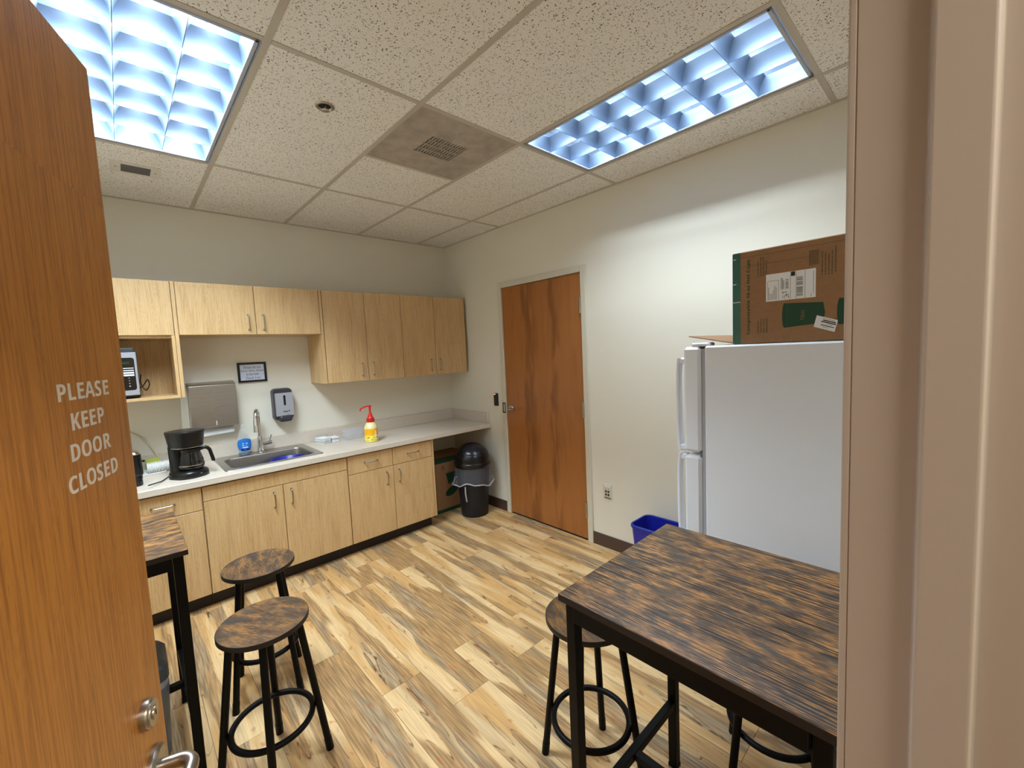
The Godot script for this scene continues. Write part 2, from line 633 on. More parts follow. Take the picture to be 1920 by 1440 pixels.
# ------------------------------------------------------------------ lamps
func blade(st: SurfaceTool, a: Vector3, b: Vector3, h: float, wt: float, wb: float):
	# louvre blade from a to b: thin below, flaring upward in a hollow curve
	var t := (b - a).normalized()
	var s := t.cross(Vector3.UP)
	for side in [-1.0, 1.0]:
		var r0 := PackedVector3Array()
		var r1 := PackedVector3Array()
		for k in 7:
			var f := k / 6.0
			var o: Vector3 = s * side * (wb + (wt - wb) * pow(f, 2.2)) + Vector3.UP * h * f
			r0.append(a + o)
			r1.append(b + o)
		sheet(st, [r0, r1], false, side)
	var q := []
	for e in [a, b]: q.append_array([e + s * wt + Vector3.UP * h, e - s * wt + Vector3.UP * h])
	quad(st, q[0], q[1], q[3], q[2], Vector3.UP)
	quad(st, a - s * wb, a + s * wb, b + s * wb, b - s * wb, Vector3.DOWN)

func troffer(label: String, at: Vector3, power: float):
	var t := thing("ceiling_light", label, "ceiling light", at, 0.0, "recessed ceiling lights")
	var hx := 0.292
	var hz := 0.597
	var st := S()                                  # housing: four sides and a top, open below
	bx(st, Vector3(-hx - 0.004, 0.006, -hz), Vector3(-hx, 0.13, hz))
	bx(st, Vector3(hx, 0.006, -hz), Vector3(hx + 0.004, 0.13, hz))
	bx(st, Vector3(-hx, 0.006, -hz - 0.004), Vector3(hx, 0.13, -hz))
	bx(st, Vector3(-hx, 0.006, hz), Vector3(hx, 0.13, hz + 0.004))
	bx(st, Vector3(-hx, 0.126, -hz), Vector3(hx, 0.13, hz))
	obj("housing", st, M.housing, t)
	st = S()                                       # hinged louvre frame
	var fw := 0.014
	bx(st, Vector3(-hx + 0.006, 0.001, -hz + 0.006), Vector3(-hx + 0.006 + fw, 0.03, hz - 0.006), 0.002)
	bx(st, Vector3(hx - 0.006 - fw, 0.001, -hz + 0.006), Vector3(hx - 0.006, 0.03, hz - 0.006), 0.002)
	bx(st, Vector3(-hx + 0.006, 0.001, -hz + 0.006), Vector3(hx - 0.006, 0.03, -hz + 0.006 + fw), 0.002)
	bx(st, Vector3(-hx + 0.006, 0.001, hz - 0.006 - fw), Vector3(hx - 0.006, 0.03, hz - 0.006), 0.002)
	obj("louver_frame", st, M.rim, t)
	var ix := hx - 0.02
	var iz := hz - 0.02
	for i in 2:
		st = S()
		var x := (-1 + 2 * i) * ix / 3.0
		blade(st, Vector3(x, 0.004, -iz), Vector3(x, 0.004, iz), 0.072, 0.026, 0.0011)
		obj("blade", st, M.blade, t)
	st = S()
	blade(st, Vector3(-ix, 0.0045, 0), Vector3(ix, 0.0045, 0), 0.072, 0.034, 0.0011)
	var cross := st.commit()
	for i in 5:
		inst("blade", cross, M.blade, t, Vector3(0, 0, (i - 2) * iz / 3.0))
	for s in [-1.0, 1.0]:                          # slanted reflectors round the rim
		st = S()
		var r0 := PackedVector3Array()
		var r1 := PackedVector3Array()
		for k in 5:
			r0.append(Vector3(s * (ix - 0.012 * pow(k / 4.0, 2.0)), 0.006 + 0.07 * k / 4.0, -iz))
			r1.append(Vector3(s * (ix - 0.012 * pow(k / 4.0, 2.0)), 0.006 + 0.07 * k / 4.0, iz))
		sheet(st, [r0, r1], false, -s)
		obj("reflector", st, M.blade, t)
		st = S()
		r0 = PackedVector3Array()
		r1 = PackedVector3Array()
		for k in 5:
			r0.append(Vector3(-ix, 0.006 + 0.07 * k / 4.0, s * (iz - 0.016 * pow(k / 4.0, 2.0))))
			r1.append(Vector3(ix, 0.006 + 0.07 * k / 4.0, s * (iz - 0.016 * pow(k / 4.0, 2.0))))
		sheet(st, [r0, r1], false, s)
		obj("reflector", st, M.blade, t)
	st = S()
	tube(st, [Vector3(0, 0.106, -0.575), Vector3(0, 0.106, 0.575)], 0.0127, 16)
	var tm := st.commit()
	for i in 3:
		var x := (i - 1) * ix * 2.0 / 3.0
		inst("fluorescent_tube", tm, M.tube, t, Vector3(x, 0, 0))
		var a := AreaLight3D.new()
		a.name = "tube_light"
		a.area_size = Vector2(0.026, 1.14)
		a.area_normalize_energy = true
		a.light_color = Color(0.88, 0.95, 1.0)
		a.light_energy = 1.55 * power
		a.shadow_enabled = true
		t.add_child(a, true)
		a.position = Vector3(x, 0.091, 0)
		a.rotation.x = -PI / 2

# ------------------------------------------------------------------ shell
func structure(called: String, st: SurfaceTool, m: Material, label: String) -> MeshInstance3D:
	var o := obj(called, st, m)
	return meta(o, label, "", "", "structure")

func shell():
	grain = 1
	var top := 2.95
	var st := S()
	bx(st, Vector3(LEFT - 0.12, -0.1, -0.12), Vector3(0.12, top, 0))
	structure("wall_back", st, M.paint, "cream painted back wall behind the cabinets and worktop")
	st = S()
	bx(st, Vector3(LEFT - 0.12, -0.1, 0), Vector3(LEFT, top, FRONT))
	structure("wall_left", st, M.paint, "cream painted left wall behind the open door")
	st = S()
	bx(st, Vector3(0, -0.1, 0), Vector3(0.12, top, 0.850))
	bx(st, Vector3(0, -0.1, 1.840), Vector3(0.12, top, FRONT))
	bx(st, Vector3(0, 2.160, 0.850), Vector3(0.12, top, 1.840))
	structure("wall_right", st, M.paint, "cream painted right wall with the closed brown door")
	st = S()
	bx(st, Vector3(0.16, -0.1, 0.7), Vector3(0.22, top, 2.0))
	bx(st, Vector3(0.12, -0.1, 0.7), Vector3(0.16, top, 0.78))
	bx(st, Vector3(0.12, -0.1, 1.92), Vector3(0.16, top, 2.0))
	structure("wall_closet", st, M.deck, "wall beyond the closed brown door")
	st = S()
	bx(st, Vector3(LEFT - 0.12, -0.1, FRONT), Vector3(-2.966, top, 3.883))
	bx(st, Vector3(-1.958, -0.1, FRONT), Vector3(0.12, top, 3.883))
	bx(st, Vector3(-2.966, 2.062, FRONT), Vector3(-1.958, top, 3.883))
	structure("wall_front", st, M.paint, "cream painted front wall round the open doorway")
	st = S()
	bx(st, Vector3(LEFT - 1.6, top, -0.12), Vector3(0.22, top + 0.1, 5.7))
	structure("roof", st, M.deck, "slab above the suspended ceiling")
	st = S()
	bx(st, Vector3(LEFT - 0.12, -0.1, -0.12), Vector3(0.22, -0.006, FRONT))
	structure("floor_base", st, M.deck, "slab under the floor planks")
	# corridor behind the camera
	st = S()
	bx(st, Vector3(LEFT - 1.6, -0.1, 3.72), Vector3(0.22, 0.0, 5.7))
	structure("floor_corridor", st, mat(c8(150, 128, 104), 0.8), "corridor floor outside the doorway")
	st = S()
	bx(st, Vector3(LEFT - 1.6, -0.1, 5.58), Vector3(0.22, top, 5.7))
	bx(st, Vector3(LEFT - 1.72, -0.1, 3.76), Vector3(LEFT - 1.6, top, 5.7))
	bx(st, Vector3(0.12, -0.1, 3.883), Vector3(0.22, top, 5.7))
	bx(st, Vector3(LEFT - 1.6, -0.1, 3.76), Vector3(LEFT - 0.12, top, 3.883))
	structure("wall_corridor", st, M.paint, "cream corridor walls outside the doorway")
	st = S()
	bx(st, Vector3(LEFT - 1.6, CEIL, 3.883), Vector3(0.12, CEIL + 0.02, 5.58))
	structure("ceiling_corridor", st, M.tee, "corridor ceiling outside the doorway")
	var lamp := thing("corridor_light", "flat panel light on the corridor ceiling outside the doorway", "ceiling light", Vector3(-2.3, CEIL, 4.75))
	box("light_panel", Vector3(-0.6, -0.03, -0.15), Vector3(0.6, -0.001, 0.15), M.tube, lamp, 0.004)
	var a := AreaLight3D.new()
	a.name = "panel_light"
	a.area_size = Vector2(1.16, 0.28)
	a.area_normalize_energy = true
	a.light_color = Color(1.0, 0.95, 0.89)
	a.light_energy = 2.2
	a.shadow_enabled = true
	lamp.add_child(a)
	a.position = Vector3(0, -0.036, 0)
	a.rotation.x = -PI / 2
	# rubber baseboards
	for q in [["baseboard_right", Vector3(-0.008, 0, 0.012), Vector3(0, 0.1, 0.845)], ["baseboard_right", Vector3(-0.008, 0, 1.845), Vector3(0, 0.1, FRONT)], ["baseboard_back", Vector3(-0.64, 0, 0), Vector3(0, 0.1, 0.008)], ["baseboard_left", Vector3(LEFT, 0, 0.62), Vector3(LEFT + 0.008, 0.1, FRONT)], ["baseboard_front", Vector3(-1.955, 0, FRONT - 0.008), Vector3(0, 0.1, FRONT)]]:
		st = S()
		bx(st, q[1], q[2], 0.003)
		structure(q[0], st, M.rubber, "dark brown rubber baseboard at the foot of the wall")

func floor_planks():
	var root := thing("floor", "wood look plank floor in mixed tan and brown", "", Vector3.ZERO, 0.0, "", "structure")
	var r := RandomNumberGenerator.new()
	r.seed = 5
	var known := {-1: 2.2, 0: 1.515, 1: 1.055, 2: 1.62, 3: 1.285, 4: 0.81, 5: 2.31, 6: 2.03, 7: 1.078, 8: 2.038, 9: 1.60, 10: 1.20, 11: 1.85, 12: 1.42, 13: 0.9, 14: 1.7, 15: 1.1}
	var L := 1.24
	var pick := 0
	grain = 2
	for k in range(-1, 16):
		var x1 := -0.08 - 0.2 * k
		var x0 := maxf(x1 - 0.2, LEFT)
		x1 = minf(x1, 0.0)
		if x1 - x0 < 0.02: continue
		var z := fposmod(known[k], L) - L
		while z < 3.78:
			var a := maxf(z, 0.0)
			var b := minf(z + L, 3.78)
			if b - a > 0.03:
				pick = (pick + r.randi_range(1, 6)) % 8
				var c := Vector3((x0 + x1) / 2, 0, (a + b) / 2)
				var h := Vector3((x1 - x0) / 2 - 0.0004, 0, (b - a) / 2 - 0.0005)
				uvo = Vector2(pick * 0.2 + 0.1, 0.63)
				var st := S()
				bx(st, Vector3(-h.x, -0.006, -h.z), Vector3(h.x, 0, h.z), 0.0007)
				var o := obj("plank", st, M.plank, root)
				o.position = c
				if r.randf() < 0.5: o.rotation.y = PI
			z += L
	uvo = Vector2.ZERO

func ceiling_grid():
	var root := thing("ceiling", "suspended ceiling of speckled mineral tiles in a beige grid", "", Vector3.ZERO, 0.0, "", "structure")
	var X := [LEFT, -2.7607, -2.1511, -1.5415, -0.9319, -0.3223, 0.0]
	var Z := [0.0, 0.9110, 2.1302, 3.3494, FRONT]
	var r := RandomNumberGenerator.new()
	r.seed = 9
	grain = 2
	for i in 6:
		for j in 4:
			if (i == 1 and j == 1) or (i == 4 and j == 2): continue
			var z0: float = Z[j]
			var z1: float = Z[j + 1]
			if i == 3 and j == 1: z1 = 1.5206
			uvo = Vector2(r.randf(), r.randf())
			box("ceiling_tile", Vector3(X[i] + 0.003, CEIL + 0.003, z0 + 0.003), Vector3(X[i + 1] - 0.003, CEIL + 0.018, z1 - 0.003), M.tile, root, 0.0, 2)
	uvo = Vector2.ZERO
	for i in range(1, 6):
		box("tee_bar", Vector3(X[i] - 0.012, CEIL, 0), Vector3(X[i] + 0.012, CEIL + 0.006, FRONT), M.tee, root, 0.0006)
	for j in range(1, 4):
		for i in 6:
			box("tee_bar", Vector3(X[i] + (0.012 if i else 0.0), CEIL + 0.0005, Z[j] - 0.012), Vector3(X[i + 1] - (0.012 if i < 5 else 0.0), CEIL + 0.006, Z[j] + 0.012), M.tee, root, 0.0006)
	box("tee_bar", Vector3(X[3] + 0.012, CEIL + 0.0005, 1.5086), Vector3(X[4] - 0.012, CEIL + 0.006, 1.5326), M.tee, root, 0.0006)
	for q in [[Vector3(LEFT, CEIL - 0.001, 0), Vector3(0, CEIL + 0.004, 0.02)], [Vector3(LEFT, CEIL - 0.001, FRONT - 0.02), Vector3(0, CEIL + 0.004, FRONT)], [Vector3(-0.02, CEIL - 0.0005, 0.02), Vector3(0, CEIL + 0.004, FRONT - 0.02)], [Vector3(LEFT, CEIL - 0.0005, 0.02), Vector3(LEFT + 0.02, CEIL + 0.004, FRONT - 0.02)]]:
		box("wall_angle", q[0], q[1], M.tee, root)

func lever(parent: Node, at: Vector3, out: Vector3, along: Vector3, r: float, reach: float, length: float, m: Material):
	# rose, shank and bent handle of a door lever
	var up := out.cross(along)
	var st := S()
	var prof := [[0.0, r], [0.006, r], [0.006, r], [0.009, r * 0.96], [0.011, r * 0.8], [0.011, r * 0.8], [0.012, r * 0.4]]
	var rings := []
	for p in prof:
		var ring := PackedVector3Array()
		for k in 28:
			var a := TAU * k / 28
			ring.append(at + out * p[0] + (along * cos(a) + up * sin(a)) * p[1])
		rings.append(ring)
	loft(st, rings)
	var h := obj("lever_handle", st, m, parent)
	st = S()
	var pts := [at + out * 0.01, at + out * (reach * 0.5)]
	for k in 7:
		var a := PI / 2 * k / 6
		pts.append(at + out * (reach - 0.022 + 0.022 * sin(a)) + along * (0.022 * (1 - cos(a))))
	pts.append(at + out * (reach + 0.001) + along * length * 0.6)
	pts.append(at + out * (reach - 0.003) + along * length)
	tube(st, pts, 0.0105, 16)
	obj("lever", st, m, h)
	return h

func far_door():
	var d := thing("door_1", "closed reddish brown wood door in a cream steel frame on the right wall", "", Vector3.ZERO, 0.0, "", "structure")
	uvo = Vector2(-0.893, -2.112)
	box("door_leaf", Vector3(-0.002, 0.014, 0.8935), Vector3(0.043, 2.111, 1.7955), M.door_far, d, 0.0015)
	uvo = Vector2.ZERO
	box("frame_side", Vector3(-0.016, 0, 0.842), Vector3(0.12, 2.164, 0.8905), M.trim, d, 0.003)
	box("frame_side", Vector3(-0.016, 0, 1.7985), Vector3(0.12, 2.164, 1.847), M.trim, d, 0.003)
	box("frame_head", Vector3(-0.016, 2.1145, 0.8905), Vector3(0.12, 2.164, 1.7985), M.trim, d, 0.003)
	for y in [1.865, 1.06, 0.258]:
		var st := S()
		for k in 5:
			var y0: float = y - 0.062 + k * 0.0248
			lathe(st, [[0.0078, y0], [0.0078, y0 + 0.0238]], 12, Vector3(-0.0175, 0, 1.797))
		bx(st, Vector3(-0.0185, y - 0.062, 1.785), Vector3(-0.0015, y + 0.062, 1.797))
		obj("hinge", st, M.steel_smooth, d)
	var sp := box("strike_plate", Vector3(-0.0185, 0.962, 0.846), Vector3(-0.0155, 1.062, 0.889), M.black, d, 0.0012)
	box("keeper", Vector3(-0.0215, 0.972, 0.862), Vector3(-0.0183, 1.052, 0.884), M.steel_smooth, sp, 0.001)
	lever(d, Vector3(-0.002, 1.009, 0.951), Vector3(-1, 0, 0), Vector3(0, 0, 1), 0.033, 0.055, 0.095, M.steel_smooth)

func near_door():
	var dv := Vector3(-0.325568, 0, 0.945519)
	var d := thing("door_2", "open golden brown wood door with white lettering asking to keep it closed", "", Vector3(-2.6218, 0, 2.8699), 0.0, "", "structure")
	d.basis = Basis(dv, Vector3.UP, dv.cross(Vector3.UP))
	uvo = Vector2(0.05, 0.3)
	box("door_leaf", Vector3(0, 0.012, 0), Vector3(0.905, 2.0135, 0.044), M.door_near, d, 0.0015)
	uvo = Vector2.ZERO
	var R := Vector3(-1, 0, 0)
	for q in [["PLEASE", 0.1272, 1.5186, 0.1345, 0.0228], ["KEEP", 0.1276, 1.4796, 0.0875, 0.0222], ["DOOR", 0.1273, 1.4404, 0.1075, 0.0226], ["CLOSED", 0.1278, 1.4002, 0.1345, 0.0232]]:
		text("lettering", q[0], "Droid Sans", Vector3(q[1], q[2], -0.0003), R, Vector3.UP, q[3], q[4], M.vinyl, d, true)
	# deadbolt
	var st := S()
	var rings := []
	for p in [[0.0, 0.0228], [0.008, 0.0228], [0.0105, 0.0212], [0.0115, 0.0208], [0.0115, 0.020], [0.0140, 0.0190], [0.0140, 0.0190], [0.0140, 0.0100], [0.0140, 0.0100], [0.0160, 0.0094], [0.0160, 0.0094], [0.0160, 0.003]]:
		var ring := PackedVector3Array()
		for k in 32: ring.append(Vector3(0.076 + cos(TAU * k / 32) * p[1], 0.9955 + sin(TAU * k / 32) * p[1], -p[0]))
		rings.append(ring)
	loft(st, rings)
	var db := obj("deadbolt", st, M.nickel, d)
	box("keyhole", Vector3(0.0753, 0.9915, -0.0166), Vector3(0.0767, 0.9995, -0.0158), M.black, db)
	lever(d, Vector3(0.064, 0.893, 0), Vector3(0, 0, -1), Vector3(1, 0, 0), 0.034, 0.056, 0.12, M.nickel)
	for y in [1.85, 1.0, 0.2]:
		st = S()
		lathe(st, [[0.0078, y - 0.055], [0.0078, y + 0.055]], 12, Vector3(0.909, 0, -0.008))
		obj("hinge", st, M.nickel, d)

func door_frame():
	var t := thing("trim_1", "taupe painted steel door frame at the right edge, nearest the camera", "", Vector3.ZERO, 0.0, "", "structure")
	# right jamb: its outline in plan, swept up; the corners are rounded
	var xj := -2.006
	var plan := [Vector2(xj + 0.052, 3.7172), Vector2(xj, 3.7172), Vector2(xj, 3.7246), Vector2(xj + 0.0016, 3.7246), Vector2(xj + 0.0016, 3.7258), Vector2(xj, 3.7258), Vector2(xj, 3.7846), Vector2(xj - 0.016, 3.7846), Vector2(xj - 0.016, 3.8295), Vector2(xj, 3.8295), Vector2(xj, 3.8855), Vector2(xj + 0.052, 3.8855)]
	var rad := [0.0, 0.003, 0.0008, 0.0, 0.0, 0.0008, 0.003, 0.0035, 0.004, 0.003, 0.003, 0.0]
	for side in 2:
		var pts := PackedVector2Array()
		for i in plan.size():
			var p: Vector2 = plan[i]
			var a: Vector2 = plan[(i - 1 + plan.size()) % plan.size()]
			var b: Vector2 = plan[(i + 1) % plan.size()]
			if rad[i] == 0.0:
				pts.append(p)
			else:
				var u: Vector2 = p + (a - p).normalized() * rad[i]
				var v: Vector2 = p + (b - p).normalized() * rad[i]
				for k in 5:
					var f := k / 4.0
					pts.append(u.lerp(p, f).lerp(p.lerp(v, f), f))
		var r0 := PackedVector3Array()
		var r1 := PackedVector3Array()
		for p in pts:
			var x := p.x if side == 0 else -4.924 - p.x
			r0.append(Vector3(x, 0, p.y))
			r1.append(Vector3(x, 2.03, p.y))
		var st := S()
		for i in r0.size():
			var j := (i + 1) % r0.size()
			var e := r0[j] - r0[i]
			var n := Vector3(-e.z, 0, e.x).normalized() * (-1.0 if side == 0 else 1.0)
			var h := (r0.size() + i - 1) % r0.size()
			var e0 := r0[i] - r0[h]
			var e2 := r0[(j + 1) % r0.size()] - r0[j]
			var n0 := Vector3(-e0.z, 0, e0.x).normalized() * (-1.0 if side == 0 else 1.0)
			var n2 := Vector3(-e2.z, 0, e2.x).normalized() * (-1.0 if side == 0 else 1.0)
			var ni := (n + n0).normalized() if n.dot(n0) > 0.8 and e0.length() < 0.01 else n
			var nj := (n + n2).normalized() if n.dot(n2) > 0.8 and e2.length() < 0.01 else n
			if e.length() > 0.01: ni = n; nj = n
			tri(st, r0[i], r0[j], r1[j], ni, nj, nj, Vector2.ZERO, Vector2.ZERO, Vector2.ZERO)
			tri(st, r0[i], r1[j], r1[i], ni, nj, ni, Vector2.ZERO, Vector2.ZERO, Vector2.ZERO)
		obj("jamb", st, M.frame, t)
	var st2 := S()
	bx(st2, Vector3(-2.97, 2.03, 3.7172), Vector3(-1.954, 2.064, 3.8855), 0.002)
	bx(st2, Vector3(-2.918, 2.014, 3.7846), Vector3(-2.006, 2.031, 3.8295), 0.002)
	obj("head", st2, M.frame, t)

# ------------------------------------------------------------------ cabinets
func pull(parent: Node, at: Vector3, along: Vector3, length := 0.104):
	# bowed wire pull standing off a front that faces +z
	var o := Vector3(0, 0, 1)
	var h := length / 2
	var pts := [at - along * h, at - along * h + o * 0.014]
	for k in 5:
		var a := PI / 2 * k / 4
		pts.append(at - along * (h - 0.009 * (1 - cos(a))) + o * (0.014 + 0.009 * sin(a)))
	pts.append(at + o * 0.0255)
	for k in 5:
		var a := PI / 2 * (1.0 - k / 4.0)
		pts.append(at + along * (h - 0.009 * (1 - cos(a))) + o * (0.014 + 0.009 * sin(a)))
	pts.append(at + along * h)
	var st := S()
	tube(st, pts, 0.0042, 10)
	for s in [-1.0, 1.0]:
		tube(st, [at + along * h * s, at + along * h * s + o * 0.003], 0.0072, 12)
	return obj("pull", st, M.nickel, parent)

func front(called: String, x0: float, x1: float, y0: float, y1: float, z: float, parent: Node) -> MeshInstance3D:
	uvo = Vector2(rng.randf(), rng.randf())
	var o := box(called, Vector3(x0 + 0.0005, y0, z - 0.018), Vector3(x1 - 0.0005, y1, z), M.oak, parent, 0.0012)
	uvo = Vector2.ZERO
	return o

func carcass(st: SurfaceTool, x0: float, x1: float, y0: float, y1: float, z1: float, z0 := 0.002, topped := true):
	# five boards, open in front
	uvo = Vector2(rng.randf(), rng.randf())
	bx(st, Vector3(x0, y0, z0), Vector3(x0 + 0.017, y1, z1))
	bx(st, Vector3(x1 - 0.017, y0, z0), Vector3(x1, y1, z1))
	bx(st, Vector3(x0 + 0.017, y0, z0), Vector3(x1 - 0.017, y0 + 0.017, z1))
	if topped: bx(st, Vector3(x0 + 0.017, y1 - 0.017, z0), Vector3(x1 - 0.017, y1, z1))
	bx(st, Vector3(x0 + 0.017, y0 + 0.017, z0), Vector3(x1 - 0.017, y1 - 0.017, z0 + 0.008))
	uvo = Vector2.ZERO

func wall_cabinets():
	var F := 0.345
	var UP := Vector3.UP
	grain = 1
	# over the microwave
	var c := thing("wall_cabinet", "light oak wall cabinet with an open microwave niche below its doors", "cabinet", Vector3.ZERO, 0.0, "wall cabinets")
	var st := S()
	carcass(st, -3.112, -2.3475, 1.337, 2.085, F - 0.0185)
	bx(st, Vector3(-3.095, 1.725, 0.01), Vector3(-2.365, 1.742, F - 0.02))
	obj("body", st, M.oak, c)
	box("bottom_edge", Vector3(-3.112, 1.337, F - 0.0185), Vector3(-2.3475, 1.356, F), M.oak, c, 0.001, 0)
	box("side_edge", Vector3(-2.3655, 1.356, F - 0.0185), Vector3(-2.3475, 1.7415, F), M.oak, c, 0.001)
	front("door", -3.110, -2.7315, 1.7425, 2.084, F, c)
	front("door", -2.7285, -2.3485, 1.7425, 2.084, F, c)
	uvo = Vector2(0.3, 0.1)
	box("end_panel", Vector3(-2.3458, 1.337, 0.002), Vector3(-2.3262, 2.085, F), M.oak, c, 0.001)
	# over the sink
	c = thing("wall_cabinet", "short light oak wall cabinet with two doors above the sink", "cabinet", Vector3.ZERO, 0.0, "wall cabinets")
	st = S()
	carcass(st, -2.3245, -1.4405, 1.742, 2.085, F - 0.0205)
	obj("body", st, M.oak, c)
	var d := front("door", -2.3235, -1.8842, 1.743, 2.084, F, c)
	pull(d, Vector3(-1.929, 1.829, F), UP)
	d = front("door", -1.8812, -1.4415, 1.743, 2.084, F, c)
	pull(d, Vector3(-1.836, 1.829, F), UP)
	# two tall ones
	var xs := [-1.4155, -1.0735, -0.738, -0.3955, -0.030]
	for k in 2:
		c = thing("wall_cabinet", ["tall light oak wall cabinet to the left, joined to the short one", "tall light oak wall cabinet at the corner by the right wall"][k], "cabinet", Vector3.ZERO, 0.0, "wall cabinets")
		var xa: float = [-1.4185, xs[2] + 0.0005][k]
		var xb: float = [xs[2] - 0.0005, xs[4]][k]
		st = S()
		carcass(st, xa, xb, 1.347, 2.085, F - 0.0205)
		obj("body", st, M.oak, c)
		if k == 0:
			uvo = Vector2(0.6, 0.2)
			box("end_panel", Vector3(-1.4380, 1.347, 0.002), Vector3(-1.4190, 2.085, F), M.oak, c, 0.001)
		for i in 2:
			var a: float = xs[2 * k + i] + 0.0015
			var b: float = xs[2 * k + i + 1] - 0.0015
			d = front("door", a, b, 1.348, 2.084, F, c)
			pull(d, Vector3(b - 0.051 if i == 0 else a + 0.047, 1.442, F), UP)

func base_cabinets():
	var F := 0.61
	var R := Vector3.RIGHT
	var UP := Vector3.UP
	var units := [[-3.112, -2.7, -2.3215, "light oak base cabinet at the left, beside the small bar table"], [-2.3195, -1.868, -1.4185, "light oak base cabinet under the sink with a wide false front"], [-1.4155, -1.042, -0.6705, "light oak base cabinet beside the knee space, with two drawers"]]
	for k in 3:
		var u: Array = units[k]
		var c := thing("base_cabinet", u[3], "cabinet", Vector3.ZERO, 0.0, "base cabinets")
		grain = 1
		var st := S()
		carcass(st, u[0], u[2], 0.1, 0.80, F - 0.0205, 0.002, k != 1)
		obj("body", st, M.oak, c)
		box("toe_kick", Vector3(u[0], 0.0, 0.05), Vector3(u[2], 0.1, 0.54), M.toe, c)
		if k == 1:
			front("false_front", u[0] + 0.0015, u[2] - 0.0015, 0.6945, 0.786, F, c)
		for i in 2:
			var a: float = u[i] + 0.0015
			var b: float = u[i + 1] - 0.0015
			var d := front("door", a, b, 0.1, 0.6905 if k == 1 else 0.6435, F, c)
			pull(d, Vector3(b - 0.058 if i == 0 else a + 0.048, 0.597 if k == 1 else 0.549, F), UP)
			if k != 1:
				d = front("drawer", a, b, 0.6475, 0.786, F, c)
				pull(d, Vector3((a + b) / 2, 0.719, F), R)
		if k == 2:
			uvo = Vector2(0.2, 0.7)
			box("end_panel", Vector3(-0.6690, 0.1, 0.002), Vector3(-0.6490, 0.80, F), M.oak, c, 0.001)
			uvo = Vector2.ZERO

func worktop():
	var w := thing("worktop", "long beige laminate worktop over the base cabinets and knee space", "worktop")
	grain = 0
	var st := S()
	var y0 := 0.801
	var y1 := 0.84
	bx(st, Vector3(LEFT + 0.002, y0, 0.002), Vector3(-2.150, y1, 0.628))
	bx(st, Vector3(-1.585, y0, 0.002), Vector3(-0.002, y1, 0.628))
	bx(st, Vector3(-2.150, y0, 0.002), Vector3(-1.585, y1, 0.115))
	bx(st, Vector3(-2.150, y0, 0.52), Vector3(-1.585, y1, 0.628))
	obj("slab", st, M.laminate, w)
	box("front_edge", Vector3(LEFT + 0.002, 0.7995, 0.628), Vector3(-0.002, y1, 0.641), M.laminate, w, 0.0025, 0)
	meta(box("backsplash", Vector3(LEFT + 0.002, y1, 0.002), Vector3(-0.002, 0.9445, 0.020), M.laminate, self, 0.002, 0), "long low beige laminate backsplash standing along the back wall", "backsplash")
	meta(box("side_splash", Vector3(-0.020, y1, 0.0205), Vector3(-0.002, 0.9445, 0.615), M.laminate, self, 0.002, 2), "short beige laminate splash against the right wall at the worktop end", "backsplash")

